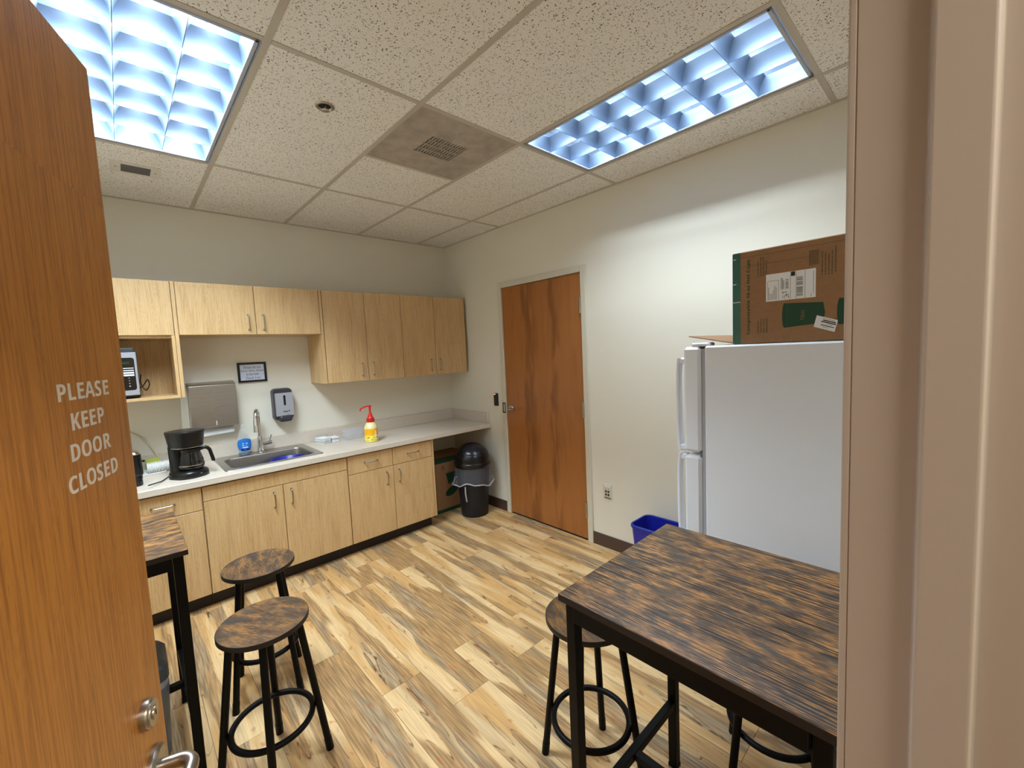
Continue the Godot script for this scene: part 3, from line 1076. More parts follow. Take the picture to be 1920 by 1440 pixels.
func sink_and_tap():
	var s := thing("sink", "stainless steel drop-in sink set in the worktop", "sink")
	var st := S()
	var oc := Vector3(-1.8675, 0.84, 0.289)
	var ic := Vector3(-1.866, 0.84, 0.318)
	var n := 7
	var rings := [rrect(oc + Vector3(0, 0.0003, 0), 0.3125, 0.263, 0.03, n), rrect(oc + Vector3(0, 0.004, 0), 0.3115, 0.262, 0.03, n), rrect(oc + Vector3(0, 0.0062, 0), 0.306, 0.2565, 0.028, n), rrect(oc + Vector3(0, 0.0042, 0), 0.300, 0.2505, 0.026, n)]
	rings.append(rrect(ic + Vector3(0, 0.004, 0), 0.273, 0.189, 0.065, n))
	rings.append(rrect(ic + Vector3(0, 0.002, 0), 0.267, 0.184, 0.062, n))
	rings.append(rrect(ic + Vector3(0, -0.006, 0), 0.263, 0.180, 0.06, n))
	rings.append(rrect(ic + Vector3(0, -0.12, 0), 0.254, 0.172, 0.06, n))
	rings.append(rrect(ic + Vector3(0, -0.148, 0), 0.244, 0.162, 0.055, n))
	rings.append(rrect(ic + Vector3(0, -0.158, 0), 0.215, 0.135, 0.045, n))
	rings.append(rrect(ic + Vector3(0, -0.160, 0), 0.06, 0.055, 0.04, n))
	loft(st, rings, false, true)
	obj("basin", st, M.steel, s)
	st = S()
	lathe(st, [[0.046, 0.0], [0.044, 0.003], [0.034, 0.0035], [0.030, 0.001], [0.012, 0.001]], 28, Vector3(-1.866, 0.6805, 0.318))
	obj("drain", st, M.steel_smooth, s)
	# tap
	var t := thing("faucet", "chrome pull-down faucet behind the sink", "faucet", Vector3(-1.874, 0.8445, 0.080))
	st = S()
	lathe(st, [[0.027, 0.0], [0.027, 0.004], [0.0235, 0.008], [0.0235, 0.008], [0.0215, 0.04], [0.0195, 0.085], [0.0175, 0.118], [0.0145, 0.126]], 28)
	obj("body", st, M.chrome, t)
	var f := Vector3(-0.10, 0, 0.30).normalized()
	var pts := [Vector3(0, 0.12, 0), Vector3(0, 0.22, 0), Vector3(0, 0.27, 0)]
	for k in range(1, 9):
		var a := PI * k / 8 * 0.94
		pts.append(Vector3(0, 0.275 + 0.062 * sin(a), 0) + f * 0.062 * (1 - cos(a)))
	st = S()
	tube(st, smooth(pts, 4), 0.0125, 18)
	obj("spout", st, M.chrome, t)
	st = S()
	var e: Vector3 = pts[-1]
	var dn := Vector3(0, -1, 0) + f * 0.1
	tube(st, [e, e + dn * 0.012, e + dn * 0.02, e + dn * 0.06, e + dn * 0.105, e + dn * 0.11], [0.0128, 0.0135, 0.0165, 0.0175, 0.021, 0.0195], 20)
	obj("spray_head", st, M.chrome, t)
	st = S()
	tube(st, [Vector3(0.012, 0.062, 0.002), Vector3(0.075, 0.066, 0.002), Vector3(0.08, 0.066, 0.002)], [0.015, 0.0145, 0.011], 18)
	tube(st, [Vector3(0.066, 0.07, 0.002), Vector3(0.071, 0.095, 0.002), Vector3(0.08, 0.125, 0.004)], [0.0045, 0.0042, 0.0052], 10)
	obj("handle", st, M.chrome, t)
	# a blue bowl left in the basin
	var p := thing("bowl", "blue plastic bowl standing in the right half of the sink", "bowl", Vector3(-1.745, 0.6806, 0.318))
	st = S()
	lathe(st, [[0.05, 0.0], [0.058, 0.003], [0.094, 0.05], [0.124, 0.117], [0.131, 0.119], [0.131, 0.122], [0.121, 0.122], [0.090, 0.053], [0.05, 0.006]], 40)
	obj("shell", st, M.blue, p)

# ------------------------------------------------------------------ tables and stools
func tables_and_stools():
	var t := thing("bar_table", "square rustic brown bar table in front of the white refrigerator", "table", Vector3(-1.5315, 0, 3.3955), 0.0, "rustic bar tables")
	var h := 0.300
	uvo = Vector2(0.31, 0.31)
	box("tabletop", Vector3(-0.2965, 0.882, -h), Vector3(0.2965, 0.90, h), M.rustic, t, 0.0012, 2)
	uvo = Vector2.ZERO
	var st := S()
	bx(st, Vector3(-0.2972, 0.8805, -h - 0.0007), Vector3(-0.2958, 0.8985, h + 0.0007))
	bx(st, Vector3(0.2958, 0.8805, -h - 0.0007), Vector3(0.2972, 0.8985, h + 0.0007))
	bx(st, Vector3(-0.2958, 0.8805, -h - 0.0007), Vector3(0.2958, 0.8985, -h + 0.0007))
	bx(st, Vector3(-0.2958, 0.8805, h - 0.0007), Vector3(0.2958, 0.8985, h + 0.0007))
	obj("edge_band", st, M.edge_dark, t)
	for sx in [-1.0, 1.0]:
		box("rail", Vector3(sx * 0.284 - 0.0125, 0.838, -0.255), Vector3(sx * 0.284 + 0.0125, 0.882, 0.255), M.black_metal, t, 0.0015)
		for sz in [-1.0, 1.0]:
			st = S()
			bx(st, Vector3(sx * 0.27 - 0.015, 0.012, sz * 0.272 - 0.015), Vector3(sx * 0.27 + 0.015, 0.8815, sz * 0.272 + 0.015), 0.002)
			bx(st, Vector3(sx * 0.27 - 0.0165, 0.0, sz * 0.272 - 0.0165), Vector3(sx * 0.27 + 0.0165, 0.014, sz * 0.272 + 0.0165), 0.002)
			obj("leg", st, M.black_metal, t)
	for sz in [-1.0, 1.0]:
		box("rail", Vector3(-0.255, 0.838, sz * 0.272 - 0.0125), Vector3(0.255, 0.882, sz * 0.272 + 0.0125), M.black_metal, t, 0.0015)
		box("stretcher", Vector3(-0.255, 0.235, sz * 0.272 - 0.0125), Vector3(0.255, 0.262, sz * 0.272 + 0.0125), M.black_metal, t, 0.0015)
	box("stretcher", Vector3(-0.0125, 0.236, -0.2595), Vector3(0.0125, 0.261, 0.2595), M.black_metal, t, 0.0015)
	var u: Node3D = t.duplicate()
	put(u, "bar_table", self)
	u.position = Vector3(-2.806, 0, 1.665)
	u.rotation.y = PI / 2
	meta(u, "square rustic brown bar table behind the open door, by the base cabinets", "table", "rustic bar tables")
	# stools
	var s := thing("bar_stool", "round rustic bar stool in front, nearer of the two left of the open floor", "stool", Vector3(-2.319, 0, 2.079), deg_to_rad(29.2), "rustic bar stools")
	st = S()
	uvo = Vector2(0.2, 0.2)
	lathe(st, [[0.1475, 0.581], [0.1495, 0.583], [0.1495, 0.598], [0.148, 0.6]], 48, Vector3.ZERO, true, false)
	obj("seat_edge", st, M.edge_dark, s)
	st = S()
	grain = 2
	lathe(st, [[0.1484, 0.5985], [0.1478, 0.6001]], 48, Vector3.ZERO, false, true)
	obj("seat", st, M.rustic_seat, s)
	uvo = Vector2.ZERO
	st = S()
	bar(st, Vector3(-0.085, 0.573, -0.085), Vector3(0.085, 0.573, 0.085), 0.028, 0.014)
	bar(st, Vector3(-0.085, 0.5728, 0.085), Vector3(0.085, 0.5728, -0.085), 0.028, 0.014)
	obj("seat_bracket", st, M.black_metal, s)
	for k in 4:
		var a := PI / 4 + PI / 2 * k
		var d := Vector3(cos(a), 0, sin(a))
		st = S()
		tube(st, [d * 0.108 + Vector3(0, 0.58, 0), d * 0.181 + Vector3(0, 0.012, 0)], 0.0128, 16)
		tube(st, [d * 0.1765 + Vector3(0, 0.048, 0), d * 0.1825 + Vector3(0, 0.0, 0)], 0.0142, 16)
		bar(st, d * 0.138 + Vector3(0, 0.33, 0), d * 0.147 + Vector3(0, 0.33, 0), 0.007, 0.007)
		obj("leg", st, M.black_metal, s)
	st = S()
	var ring := []
	for k in 48: ring.append(Vector3(cos(TAU * k / 48) * 0.1345, 0.205, sin(TAU * k / 48) * 0.1345))
	tube(st, ring, 0.0108, 12, true)
	obj("foot_ring", st, M.black_metal, s)
	for q in [[Vector3(-2.226, 0, 1.565), -14.4, "round rustic bar stool close to the base cabinets, behind a nearer stool"], [Vector3(-1.484, 0, 2.92), -21.3, "round rustic bar stool half under the corner of the table by the refrigerator"], [Vector3(-1.06, 0, 3.386), 18.0, "bar stool hidden between the table and the refrigerator, only legs and ring showing"]]:
		var v: Node3D = s.duplicate()
		put(v, "bar_stool", self)
		v.position = q[0]
		v.rotation.y = deg_to_rad(q[1])
		meta(v, q[2], "stool", "rustic bar stools")

# ------------------------------------------------------------------ refrigerator and what stands on it
func fridge():
	var f := thing("refrigerator", "white top-freezer refrigerator seen from its side at the right", "refrigerator", Vector3(-0.50, 0, 3.38))
	var X := 0.33
	box("body", Vector3(-X, 0.025, -0.315), Vector3(X, 1.527, 0.318), M.white, f, 0.007)
	box("door_seal", Vector3(-X + 0.012, 0.06, -0.331), Vector3(X - 0.012, 1.515, -0.314), mat(c8(168, 168, 176), 0.5), f)
	box("base_grille", Vector3(-X + 0.01, 0.012, -0.33), Vector3(X - 0.01, 0.06, -0.28), M.gray_dark, f, 0.003)
	for sx in [-1.0, 1.0]:
		for sz in [-0.29, 0.27]:
			var st := S()
			lathe(st, [[0.02, 0.0], [0.02, 0.012], [0.012, 0.014], [0.012, 0.03]], 16, Vector3(sx * 0.28, 0, sz))
			obj("foot", st, M.black, f)
	for q in [["freezer_door", 1.067, 1.525], ["refrigerator_door", 0.062, 1.052]]:
		var d := box(q[0], Vector3(-X, q[1], -0.407), Vector3(X, q[2], -0.333), M.white, f, 0.012)
		# moulded grip standing off the front edge
		var y0: float = 1.062 if q[1] > 1.0 else 0.66
		var y1: float = 1.478 if q[1] > 1.0 else 1.048
		var st := S()
		var rings := []
		for k in 15:
			var t := k / 14.0
			var e := pow(absf(t * 2.0 - 1.0), 5.0)
			var zz := lerpf(-0.447, -0.437, e)
			var ring := PackedVector3Array()
			for p in rrect(Vector3.ZERO, 0.017 + 0.004 * e, 0.0085, 0.007, 3):
				ring.append(Vector3(-0.285 + p.x, lerpf(y0, y1, t), zz + p.z))
			rings.append(ring)
		loft(st, rings)
		for y in [y0 + 0.014, y1 - 0.014]:
			bx(st, Vector3(-0.303, y - 0.014, -0.44), Vector3(-0.267, y + 0.014, -0.405), 0.006)
		obj("handle", st, M.white, d)
	box("hinge_cover", Vector3(-X + 0.01, 1.525, -0.375), Vector3(-X + 0.075, 1.541, -0.30), M.white, f, 0.005)

func cup_print(parent: Node, y: float, z: float, x: float) -> MeshInstance3D:
	# a green cup lying on its side, printed on a face that looks toward -x
	var st := S()
	var pts := [Vector2(0.0, 0.044), Vector2(0.118, 0.036), Vector2(0.124, 0.0), Vector2(0.118, -0.036), Vector2(0.0, -0.046)]
	var ring := PackedVector3Array()
	for p in pts: ring.append(Vector3(x, y + p.y, z + p.x))
	fan(st, ring, Vector3(-1, 0, 0))
	var rim := PackedVector3Array()
	for k in 24: rim.append(Vector3(x - 0.0001, y - 0.001 + sin(TAU * k / 24) * 0.0455, z + cos(TAU * k / 24) * 0.0075))
	fan(st, rim, Vector3(-1, 0, 0))
	return obj("printed_cup", st, M.ink_green, parent)

func cup_box():
	var b := thing("cardboard_box", "large cardboard carton of hot cups on top of the refrigerator", "box", Vector3(-0.80, 1.529, 3.168))
	uvo = Vector2(0.1, 0.2)
	box("carton", Vector3(0, 0, 0), Vector3(0.48, 0.358, 0.53), M.card, b, 0.003)
	uvo = Vector2.ZERO
	# crease of the side and the flap pressed out at the bottom
	var st := S()
	bar(st, Vector3(0.0, 0.336, 0.032), Vector3(0.0, 0.336, 0.53), 0.0012, 0.0014)
	bar(st, Vector3(0.0, 0.300, 0.032), Vector3(0.0, 0.300, 0.26), 0.0012, 0.0012)
	obj("crease", st, M.ink_faint, b)
	st = S()
	bar(st, Vector3(0.24, 0.0045, 0.0), Vector3(0.24, 0.041, -0.182), 0.478, 0.0035)
	obj("flap", st, M.card, b)
	st = S()
	bx(st, Vector3(-0.0006, 0.002, 0.0015), Vector3(0.0004, 0.356, 0.0285))
	bx(st, Vector3(0.0, 0.002, -0.0006), Vector3(0.03, 0.356, 0.0006))
	obj("green_tape", st, M.tape_green, b)
	st = S()
	for q in [[0.236, 0.0135], [0.165, 0.0285], [0.333, 0.013]]:
		bx(st, Vector3(-0.0009, q[0] - 0.0012, 0.001), Vector3(-0.0005, q[0] + 0.0012, q[1]))
	obj("tape_wrinkle", st, M.white, b)
	var R := Vector3.UP
	var U := Vector3(0, 0, -1)
	text("lettering", "Compostable 16 oz Hot Cups", "Droid Sans", Vector3(-0.0004, 0.180, 0.0585), R, U, 0.288, 0.0155, M.ink_green, b, true)
	var cup = cup_print(b, 0.1, 0.180, -0.0004)
	cup_print(b, 0.1, 0.345, -0.0004)
	st = S()
	bx(st, Vector3(-0.0008, 0.056, 0.1878), Vector3(-0.0004, 0.143, 0.1886))
	obj("cup_line", st, M.ink_faint, cup)
	text("lettering", "16oz", "Droid Sans", Vector3(-0.0006, 0.096, 0.2365), R, U, 0.036, 0.0125, M.card, cup)
	# shipping label
	var lab := box("shipping_label", Vector3(-0.0012, 0.156, 0.119), Vector3(-0.0003, 0.257, 0.276), M.paper, b)
	st = S()
	var r := RandomNumberGenerator.new()
	r.seed = 3
	var ink := func(y0: float, y1: float, z0: float, z1: float): bx(st, Vector3(-0.0015, y0, z0), Vector3(-0.0011, y1, z1))
	for z in [0.1985, 0.2165, 0.2440]: ink.call(0.157, 0.256, z, z + 0.0008)
	ink.call(0.24, 0.256, 0.2005, 0.2135)
	for k in 22:                                    # two barcodes
		var y := 0.166 + k * 0.0032
		if k == 11: continue
		ink.call(y, y + r.randf_range(0.0007, 0.0021), 0.2185, 0.2375)
	for k in 14:
		var y := 0.196 + k * 0.0026
		ink.call(y, y + r.randf_range(0.0006, 0.0017), 0.183, 0.193)
	for k in 30:                                    # speckled patch
		var y := 0.160 + r.randf() * 0.026
		var z := 0.171 + r.randf() * 0.022
		ink.call(y, y + 0.0022, z, z + 0.0022)
	ink.call(0.159, 0.232, 0.1605, 0.1613)
	ink.call(0.159, 0.232, 0.1245, 0.1251)
	ink.call(0.231, 0.232, 0.1245, 0.161)
	for k in 6: ink.call(0.161, 0.161 + r.randf_range(0.02, 0.06), 0.1275 + k * 0.005, 0.1287 + k * 0.005)
	for k in 3: ink.call(0.196, 0.196 + r.randf_range(0.03, 0.045), 0.169 + k * 0.004, 0.1705 + k * 0.004)
	ink.call(0.162, 0.168, 0.262, 0.2635)
	ink.call(0.170, 0.250, 0.2685, 0.2695)
	obj("label_print", st, M.ink, lab)
	# small return label, stuck on crooked
	st = S()
	var q0 := Vector3(-0.0014, 0.091, 0.280)
	var along := Vector3(0, -0.022, 0.0605)
	var down := Vector3(0, -0.040, -0.009)
	quad(st, q0, q0 + along, q0 + along + down, q0 + down, Vector3(-1, 0, 0))
	quad(st, q0 + Vector3(0.001, 0, 0), q0 + along + Vector3(0.001, 0, 0), q0 + along + down + Vector3(0.001, 0, 0), q0 + down + Vector3(0.001, 0, 0), Vector3(1, 0, 0))
	var small := obj("return_label", st, M.paper, b)
	st = S()
	for k in 6:
		var s0: Vector3 = q0 + down * (0.12 + 0.14 * k) + along * [0.3, 0.35, 0.28, 0.55, 0.3, 0.4][k] + Vector3(-0.0003, 0, 0)
		var s1: Vector3 = q0 + down * (0.12 + 0.14 * k) + along * [0.9, 0.95, 0.97, 0.8, 0.92, 0.7][k] + Vector3(-0.0003, 0, 0)
		bar(st, s0, s1, 0.0004, [0.001, 0.0035, 0.0035, 0.001, 0.0025, 0.001][k])
	obj("label_print", st, M.ink, small)
	# blocks of small print
	st = S()
	for q in [[0.090, 0.250, 0.330, 4, 0.0092], [0.090, 0.036, 0.112, 4, 0.0098], [0.292, 0.228, 0.322, 5, 0.0095], [0.316, 0.035, 0.09, 3, 0.008]]:
		for k in q[3]:
			var y: float = q[1] + r.randf() * 0.006
			var stop: float = q[2] - r.randf() * 0.025
			while y < stop:
				var w := r.randf_range(0.004, 0.011)
				bx(st, Vector3(-0.0007, y, q[0] + k * q[4]), Vector3(-0.0003, minf(y + w, stop), q[0] + k * q[4] + 0.0036))
				y += w + 0.0022
	bx(st, Vector3(-0.0007, 0.268, 0.256), Vector3(-0.0003, 0.3205, 0.257))
	bx(st, Vector3(-0.0007, 0.268, 0.283), Vector3(-0.0003, 0.3205, 0.284))
	for k in 5: bx(st, Vector3(-0.0007, 0.268, 0.2585 + k * 0.005), Vector3(-0.0003, 0.3205, 0.261 + k * 0.005))
	obj("small_print", st, M.ink_faint, b)

func microwave():
	var m := thing("microwave", "black and silver microwave oven inside the open cabinet niche", "microwave", Vector3(-2.786, 1.3565, 0.18))
	box("body", Vector3(-0.244, 0.006, -0.15), Vector3(0.244, 0.286, 0.142), M.black, m, 0.004)
	for sx in [-0.2, 0.2]:
		for sz in [-0.12, 0.11]:
			var st := S()
			lathe(st, [[0.012, 0.0], [0.014, 0.007]], 12, Vector3(sx, 0, sz))
			obj("foot", st, M.black_matt, m)
	var d := box("door", Vector3(-0.243, 0.02, 0.142), Vector3(0.086, 0.284, 0.160), M.silver, m, 0.004)
	var st := S()
	slab(st, Vector3(-0.08, 0.152, 0.1602), 0.13, 0.09, 0.001, 0.015)
	obj("window", st, M.black_gloss, d)
	var c := box("control_panel", Vector3(0.089, 0.02, 0.142), Vector3(0.241, 0.284, 0.160), M.silver, m, 0.004)
	st = S()
	slab(st, Vector3(0.1625, 0.152, 0.1603), 0.0665, 0.099, 0.0012, 0.014)
	obj("keypad", st, M.black_gloss, c)
	box("display", Vector3(0.11, 0.212, 0.1612), Vector3(0.205, 0.226, 0.1618), mat(c8(16, 62, 38), 0.2), c)
	for q in [[0.187, 0.0022], [0.1735, 0.0028], [0.159, 0.005], [0.1445, 0.005]]:
		for x in [0.142, 0.199]:
			st = S()
			slab(st, Vector3(x, q[0], 0.1612), 0.0245, q[1], 0.001, 0.002)
			obj("button", st, M.white, c)
	for i in 4:
		for j in 3:
			st = S()
			lathe_z(st, Vector3(0.122 + 0.038 * j, 0.127 - 0.0165 * i, 0.1613), 0.005 if j % 2 else 0.0038, 0.001)
			obj("button", st, M.gray if i < 3 else M.silver, c)
	st = S()
	tube(st, smooth([Vector3(0.236, 0.05, -0.152), Vector3(0.262, 0.06, -0.125), Vector3(0.290, 0.105, -0.10), Vector3(0.297, 0.07, -0.085), Vector3(0.276, 0.035, -0.10), Vector3(0.255, 0.09, -0.13), Vector3(0.262, 0.14, -0.165)], 8), 0.0032, 8)
	obj("cord", st, M.black, m)
	var g := thing("carton", "small flat grey carton on top of the microwave", "box", Vector3(-2.655, 1.6425, 0.2))
	box("body", Vector3(-0.1, 0, -0.07), Vector3(0.1, 0.024, 0.08), M.gray_dark, g, 0.002)
	box("lid", Vector3(-0.101, 0.018, -0.071), Vector3(0.101, 0.0262, 0.081), M.gray, g, 0.002)

func lathe_z(st: SurfaceTool, at: Vector3, r: float, t: float):
	var rings := []
	for z in [0.0, t]:
		var ring := PackedVector3Array()
		for k in 16: ring.append(at + Vector3(cos(TAU * k / 16) * r, sin(TAU * k / 16) * r, z))
		rings.append(ring)
	loft(st, rings)

# ------------------------------------------------------------------ coffee maker
func coffee_maker():
	var c := thing("coffee_maker", "black drip coffee maker with a glass carafe on the worktop", "coffee maker", Vector3(-2.358, 0.84, 0.452), 0.55)
	c.scale = Vector3(0.93, 1.0, 0.93)
	var st := S()
	loft(st, [rrect(Vector3(0, 0.0, 0), 0.098, 0.108, 0.088, 8), rrect(Vector3(0, 0.005, 0), 0.101, 0.111, 0.09, 8), rrect(Vector3(0, 0.030, 0), 0.100, 0.110, 0.09, 8), rrect(Vector3(0, 0.040, -0.002), 0.095, 0.104, 0.086, 8), rrect(Vector3(0, 0.046, -0.004), 0.082, 0.092, 0.076, 8)])
	obj("base", st, M.black, c)
	st = S()
	lathe(st, [[0.066, 0.0462], [0.066, 0.049], [0.060, 0.0495]], 32, Vector3(0, 0, 0.030))
	obj("warming_plate", st, M.black_metal, c)
	st = S()
	loft(st, [rrect(Vector3(0.0, 0.036, -0.050), 0.080, 0.048, 0.046, 8), rrect(Vector3(0.0, 0.10, -0.052), 0.076, 0.045, 0.044, 8), rrect(Vector3(0.0, 0.2, -0.048), 0.080, 0.048, 0.046, 8)])
	obj("tank", st, M.black, c)
	st = S()
	loft(st, [rrect(Vector3(0, 0.192, -0.004), 0.084, 0.098, 0.08, 8), rrect(Vector3(0, 0.2, -0.004), 0.087, 0.101, 0.083, 8), rrect(Vector3(0, 0.25, -0.004), 0.095, 0.107, 0.09, 8), rrect(Vector3(0, 0.282, -0.004), 0.101, 0.112, 0.095, 8)])
	obj("brew_head", st, M.black, c)
	st = S()
	loft(st, [rrect(Vector3(0, 0.1905, -0.004), 0.0855, 0.0995, 0.081, 8), rrect(Vector3(0, 0.1945, -0.004), 0.0862, 0.1002, 0.082, 8)], false, false)
	obj("trim_band", st, M.steel_smooth, c)
	st = S()
	loft(st, [rrect(Vector3(0, 0.282, -0.002), 0.101, 0.112, 0.096, 8), rrect(Vector3(0, 0.286, -0.001), 0.104, 0.115, 0.1, 8), rrect(Vector3(0, 0.2915, -0.001), 0.104, 0.115, 0.1, 8), rrect(Vector3(0, 0.294, -0.001), 0.103, 0.114, 0.097, 8), rrect(Vector3(0, 0.2965, -0.001), 0.07, 0.08, 0.065, 8)])
	obj("lid", st, M.black, c)
	text("lettering", "MR. COFFEE", "Droid Sans", Vector3(-0.005, 0.238, 0.1025), Vector3(0.998, 0, 0.0), Vector3(0, 0.995, 0.09), 0.036, 0.006, M.steel_smooth, c)
	st = S()
	lathe_z(st, Vector3(0.0, 0.021, 0.1088), 0.0065, 0.0015)
	obj("switch", st, mat(c8(120, 140, 200), 0.3), c)
	# carafe
	st = S()
	lathe(st, [[0.056, 0.0500], [0.066, 0.0525], [0.0715, 0.064], [0.0725, 0.080], [0.0690, 0.108], [0.0600, 0.142], [0.0545, 0.160], [0.056, 0.172]], 40, Vector3(0, 0, 0.030), true, false)
	var g := obj("carafe", st, M.dark_glass, c)
	st = S()
	lathe(st, [[0.0573, 0.160], [0.0573, 0.172], [0.059, 0.176], [0.057, 0.184], [0.03, 0.188]], 40, Vector3(0, 0, 0.030))
	obj("carafe_lid", st, M.black, g)
	st = S()
	lathe(st, [[0.0735, 0.076], [0.0742, 0.079], [0.0735, 0.082]], 40, Vector3(0, 0, 0.030), false, false)
	obj("carafe_band", st, M.steel_smooth, g)
	var d := Vector3(sin(0.98), 0, cos(0.98))
	var o := Vector3(0, 0, 0.030)
	st = S()
	tube(st, smooth([o + d * 0.052 + Vector3(0, 0.168, 0), o + d * 0.082 + Vector3(0, 0.174, 0), o + d * 0.104 + Vector3(0, 0.16, 0), o + d * 0.114 + Vector3(0, 0.125, 0), o + d * 0.122 + Vector3(0, 0.088, 0), o + d * 0.121 + Vector3(0, 0.078, 0)], 6), 0.0112, 14)
	obj("carafe_handle", st, M.black, g)
	st = S()
	for k in 6:
		var y := 0.092 + k * 0.011
		var rr := 0.0712 - maxf(0.0, (y - 0.085)) * 0.20
		var a0 := 0.30
		var p := o + Vector3(sin(a0) * (rr + 0.0015), y, cos(a0) * (rr + 0.0015))
		bar(st, p, p + Vector3(cos(a0), 0, -sin(a0)) * (0.012 if k % 2 else 0.008), 0.0005, 0.0022)
	obj("scale_mark", st, M.silver, g)
	st = S()
	tube(st, smooth([Vector3(-0.06, 0.02, -0.085), Vector3(-0.13, 0.006, -0.06), Vector3(-0.19, 0.012, -0.02), Vector3(-0.27, 0.02, 0.02)], 8), 0.0038, 8)
	obj("cord", st, M.black, c)

# ------------------------------------------------------------------ bins
func bins():
	var t := thing("trash_can", "black round trash can with a dome lid under the worktop end", "trash can", Vector3(-0.237, 0, 0.622))
	var st := S()
	lathe(st, [[0.124, 0.0], [0.128, 0.004], [0.1585, 0.462], [0.1625, 0.464], [0.1625, 0.474], [0.156, 0.476], [0.154, 0.46], [0.122, 0.012]], 40, Vector3.ZERO, true, true)
	obj("body", st, M.black_matt, t)
	st = S()                                         # clear liner turned down over the rim
	var rows := []
	for i in 11:
		var f := i / 10.0
		var ring := PackedVector3Array()
		for k in 72:
			var a := TAU * k / 72
			var wob := (sin(a * 7.0 + 1.3) * 0.45 + sin(a * 13.0 + f * 3.0) * 0.3 + sin(a * 23.0 + 2.0) * 0.25)
			var y := lerpf(0.492, 0.318 + 0.016 * sin(a * 3.0 + 0.6) + 0.008 * sin(a * 8.0), f)
			var rr := 0.166 + 0.036 * pow(f, 1.6) + wob * 0.011 * f
			if f > 0.85: rr -= 0.010 * (f - 0.85) / 0.15
			ring.append(Vector3(cos(a) * rr, y, sin(a) * rr))
		rows.append(ring)
	sheet(st, rows, true)
	var hem := []
	for k in 72: hem.append(rows[10][k] + Vector3(0, 0.004, 0))
	obj("liner", st, M.film_gray, t)
	st = S()
	tube(st, hem, 0.006, 6, true)
	var strip := [Vector3(-0.165, 0.315, 0.09), Vector3(-0.16, 0.25, 0.082), Vector3(-0.15, 0.19, 0.078), Vector3(-0.143, 0.165, 0.074)]
	for k in 3:
		bar(st, strip[k], strip[k + 1], 0.012, 0.0008, Vector3(0.86, 0, -0.5))
	obj("liner_hem", st, M.film, t)
	st = S()
	var prof := [[0.160, 0.474], [0.1735, 0.476], [0.1745, 0.50], [0.170, 0.512], [0.170, 0.512], [0.166, 0.518], [0.1655, 0.53]]
	for k in range(1, 13):
		var a := PI / 2 * k / 12
		prof.append([maxf(0.1655 * cos(a), 0.002), 0.53 + 0.16 * sin(a)])
	lathe(st, prof, 48, Vector3.ZERO, true, false)
	var lid := obj("dome_lid", st, M.black, t)
	st = S()
	rows = []
	for i in 9:
		var e := deg_to_rad(18.0 + 62.0 * i / 8)
		var line := PackedVector3Array()
		for k in 17:
			var w := 1.0 - pow(absf(i / 8.0 * 2.0 - 1.0), 4.0) * 0.75
			var a := (k / 16.0 - 0.5) * deg_to_rad(118.0) * w - 0.32
			var rr := 0.1655 * cos(e) * 1.02
			line.append(Vector3(sin(a) * rr, 0.53 + 0.162 * sin(e) * 1.01, cos(a) * rr))
		rows.append(line)
	sheet(st, rows, false, -1.0)
	obj("swing_flap", st, mat(c8(26, 26, 36), 0.22), lid)
	# carton beside it
	var b := thing("cardboard_box", "cardboard carton with green print under the worktop, behind the trash can", "box", Vector3(-0.505, 0, 0.03))
	uvo = Vector2(0.4, 0.1)
	box("carton", Vector3(0, 0, 0), Vector3(0.45, 0.525, 0.355), M.card, b, 0.004)
	uvo = Vector2.ZERO
	st = S()
	bx(st, Vector3(-0.001, 0.001, 0.3), Vector3(0.451, 0.034, 0.3562))
	bx(st, Vector3(-0.001, 0.49, 0.3), Vector3(0.451, 0.526, 0.3562))
	obj("green_tape", st, mat(c8(28, 66, 44), 0.5), b)
	st = S()
	var cup := PackedVector3Array([Vector3(0.115, 0.38, 0.3555), Vector3(0.14, 0.27, 0.3555), Vector3(0.23, 0.27, 0.3555), Vector3(0.255, 0.38, 0.3555)])
	fan(st, cup, Vector3(0, 0, 1))
	var leaf := PackedVector3Array()
	for k in 20: leaf.append(Vector3(0.175 + cos(TAU * k / 20) * 0.075, 0.195 + sin(TAU * k / 20) * 0.042 + cos(TAU * k / 20) * 0.02, 0.3556))
	fan(st, leaf, Vector3(0, 0, 1))
	bx(st, Vector3(0.065, 0.425, 0.355), Vector3(0.105, 0.431, 0.3556))
	bx(st, Vector3(0.075, 0.442, 0.355), Vector3(0.095, 0.456, 0.3556))
	obj("print", st, M.ink_green, b)
	# blue wastebasket
	var w := thing("wastebasket", "blue rectangular wastebasket between the outlet wall and the refrigerator", "wastebasket", Vector3(-0.165, 0, 2.478))
	st = S()
	loft(st, [rrect(Vector3(0, 0, 0), 0.082, 0.106, 0.03, 6), rrect(Vector3(0, 0.004, 0), 0.086, 0.110, 0.032, 6), rrect(Vector3(0, 0.362, 0), 0.113, 0.138, 0.045, 6)], true, false)
	loft(st, [rrect(Vector3(0, 0.378, 0), 0.108, 0.133, 0.042, 6), rrect(Vector3(0, 0.36, 0), 0.108, 0.133, 0.042, 6), rrect(Vector3(0, 0.012, 0), 0.081, 0.105, 0.028, 6)], false, true)
	obj("body", st, M.blue, w)
	st = S()
	loft(st, [rrect(Vector3(0, 0.358, 0), 0.1125, 0.1375, 0.045, 6), rrect(Vector3(0, 0.360, 0), 0.119, 0.144, 0.05, 6), rrect(Vector3(0, 0.374, 0), 0.120, 0.145, 0.05, 6), rrect(Vector3(0, 0.380, 0), 0.117, 0.142, 0.048, 6), rrect(Vector3(0, 0.380, 0), 0.110, 0.135, 0.043, 6), rrect(Vector3(0, 0.376, 0), 0.1075, 0.1325, 0.042, 6)], false, false)
	obj("rim", st, M.blue, w)
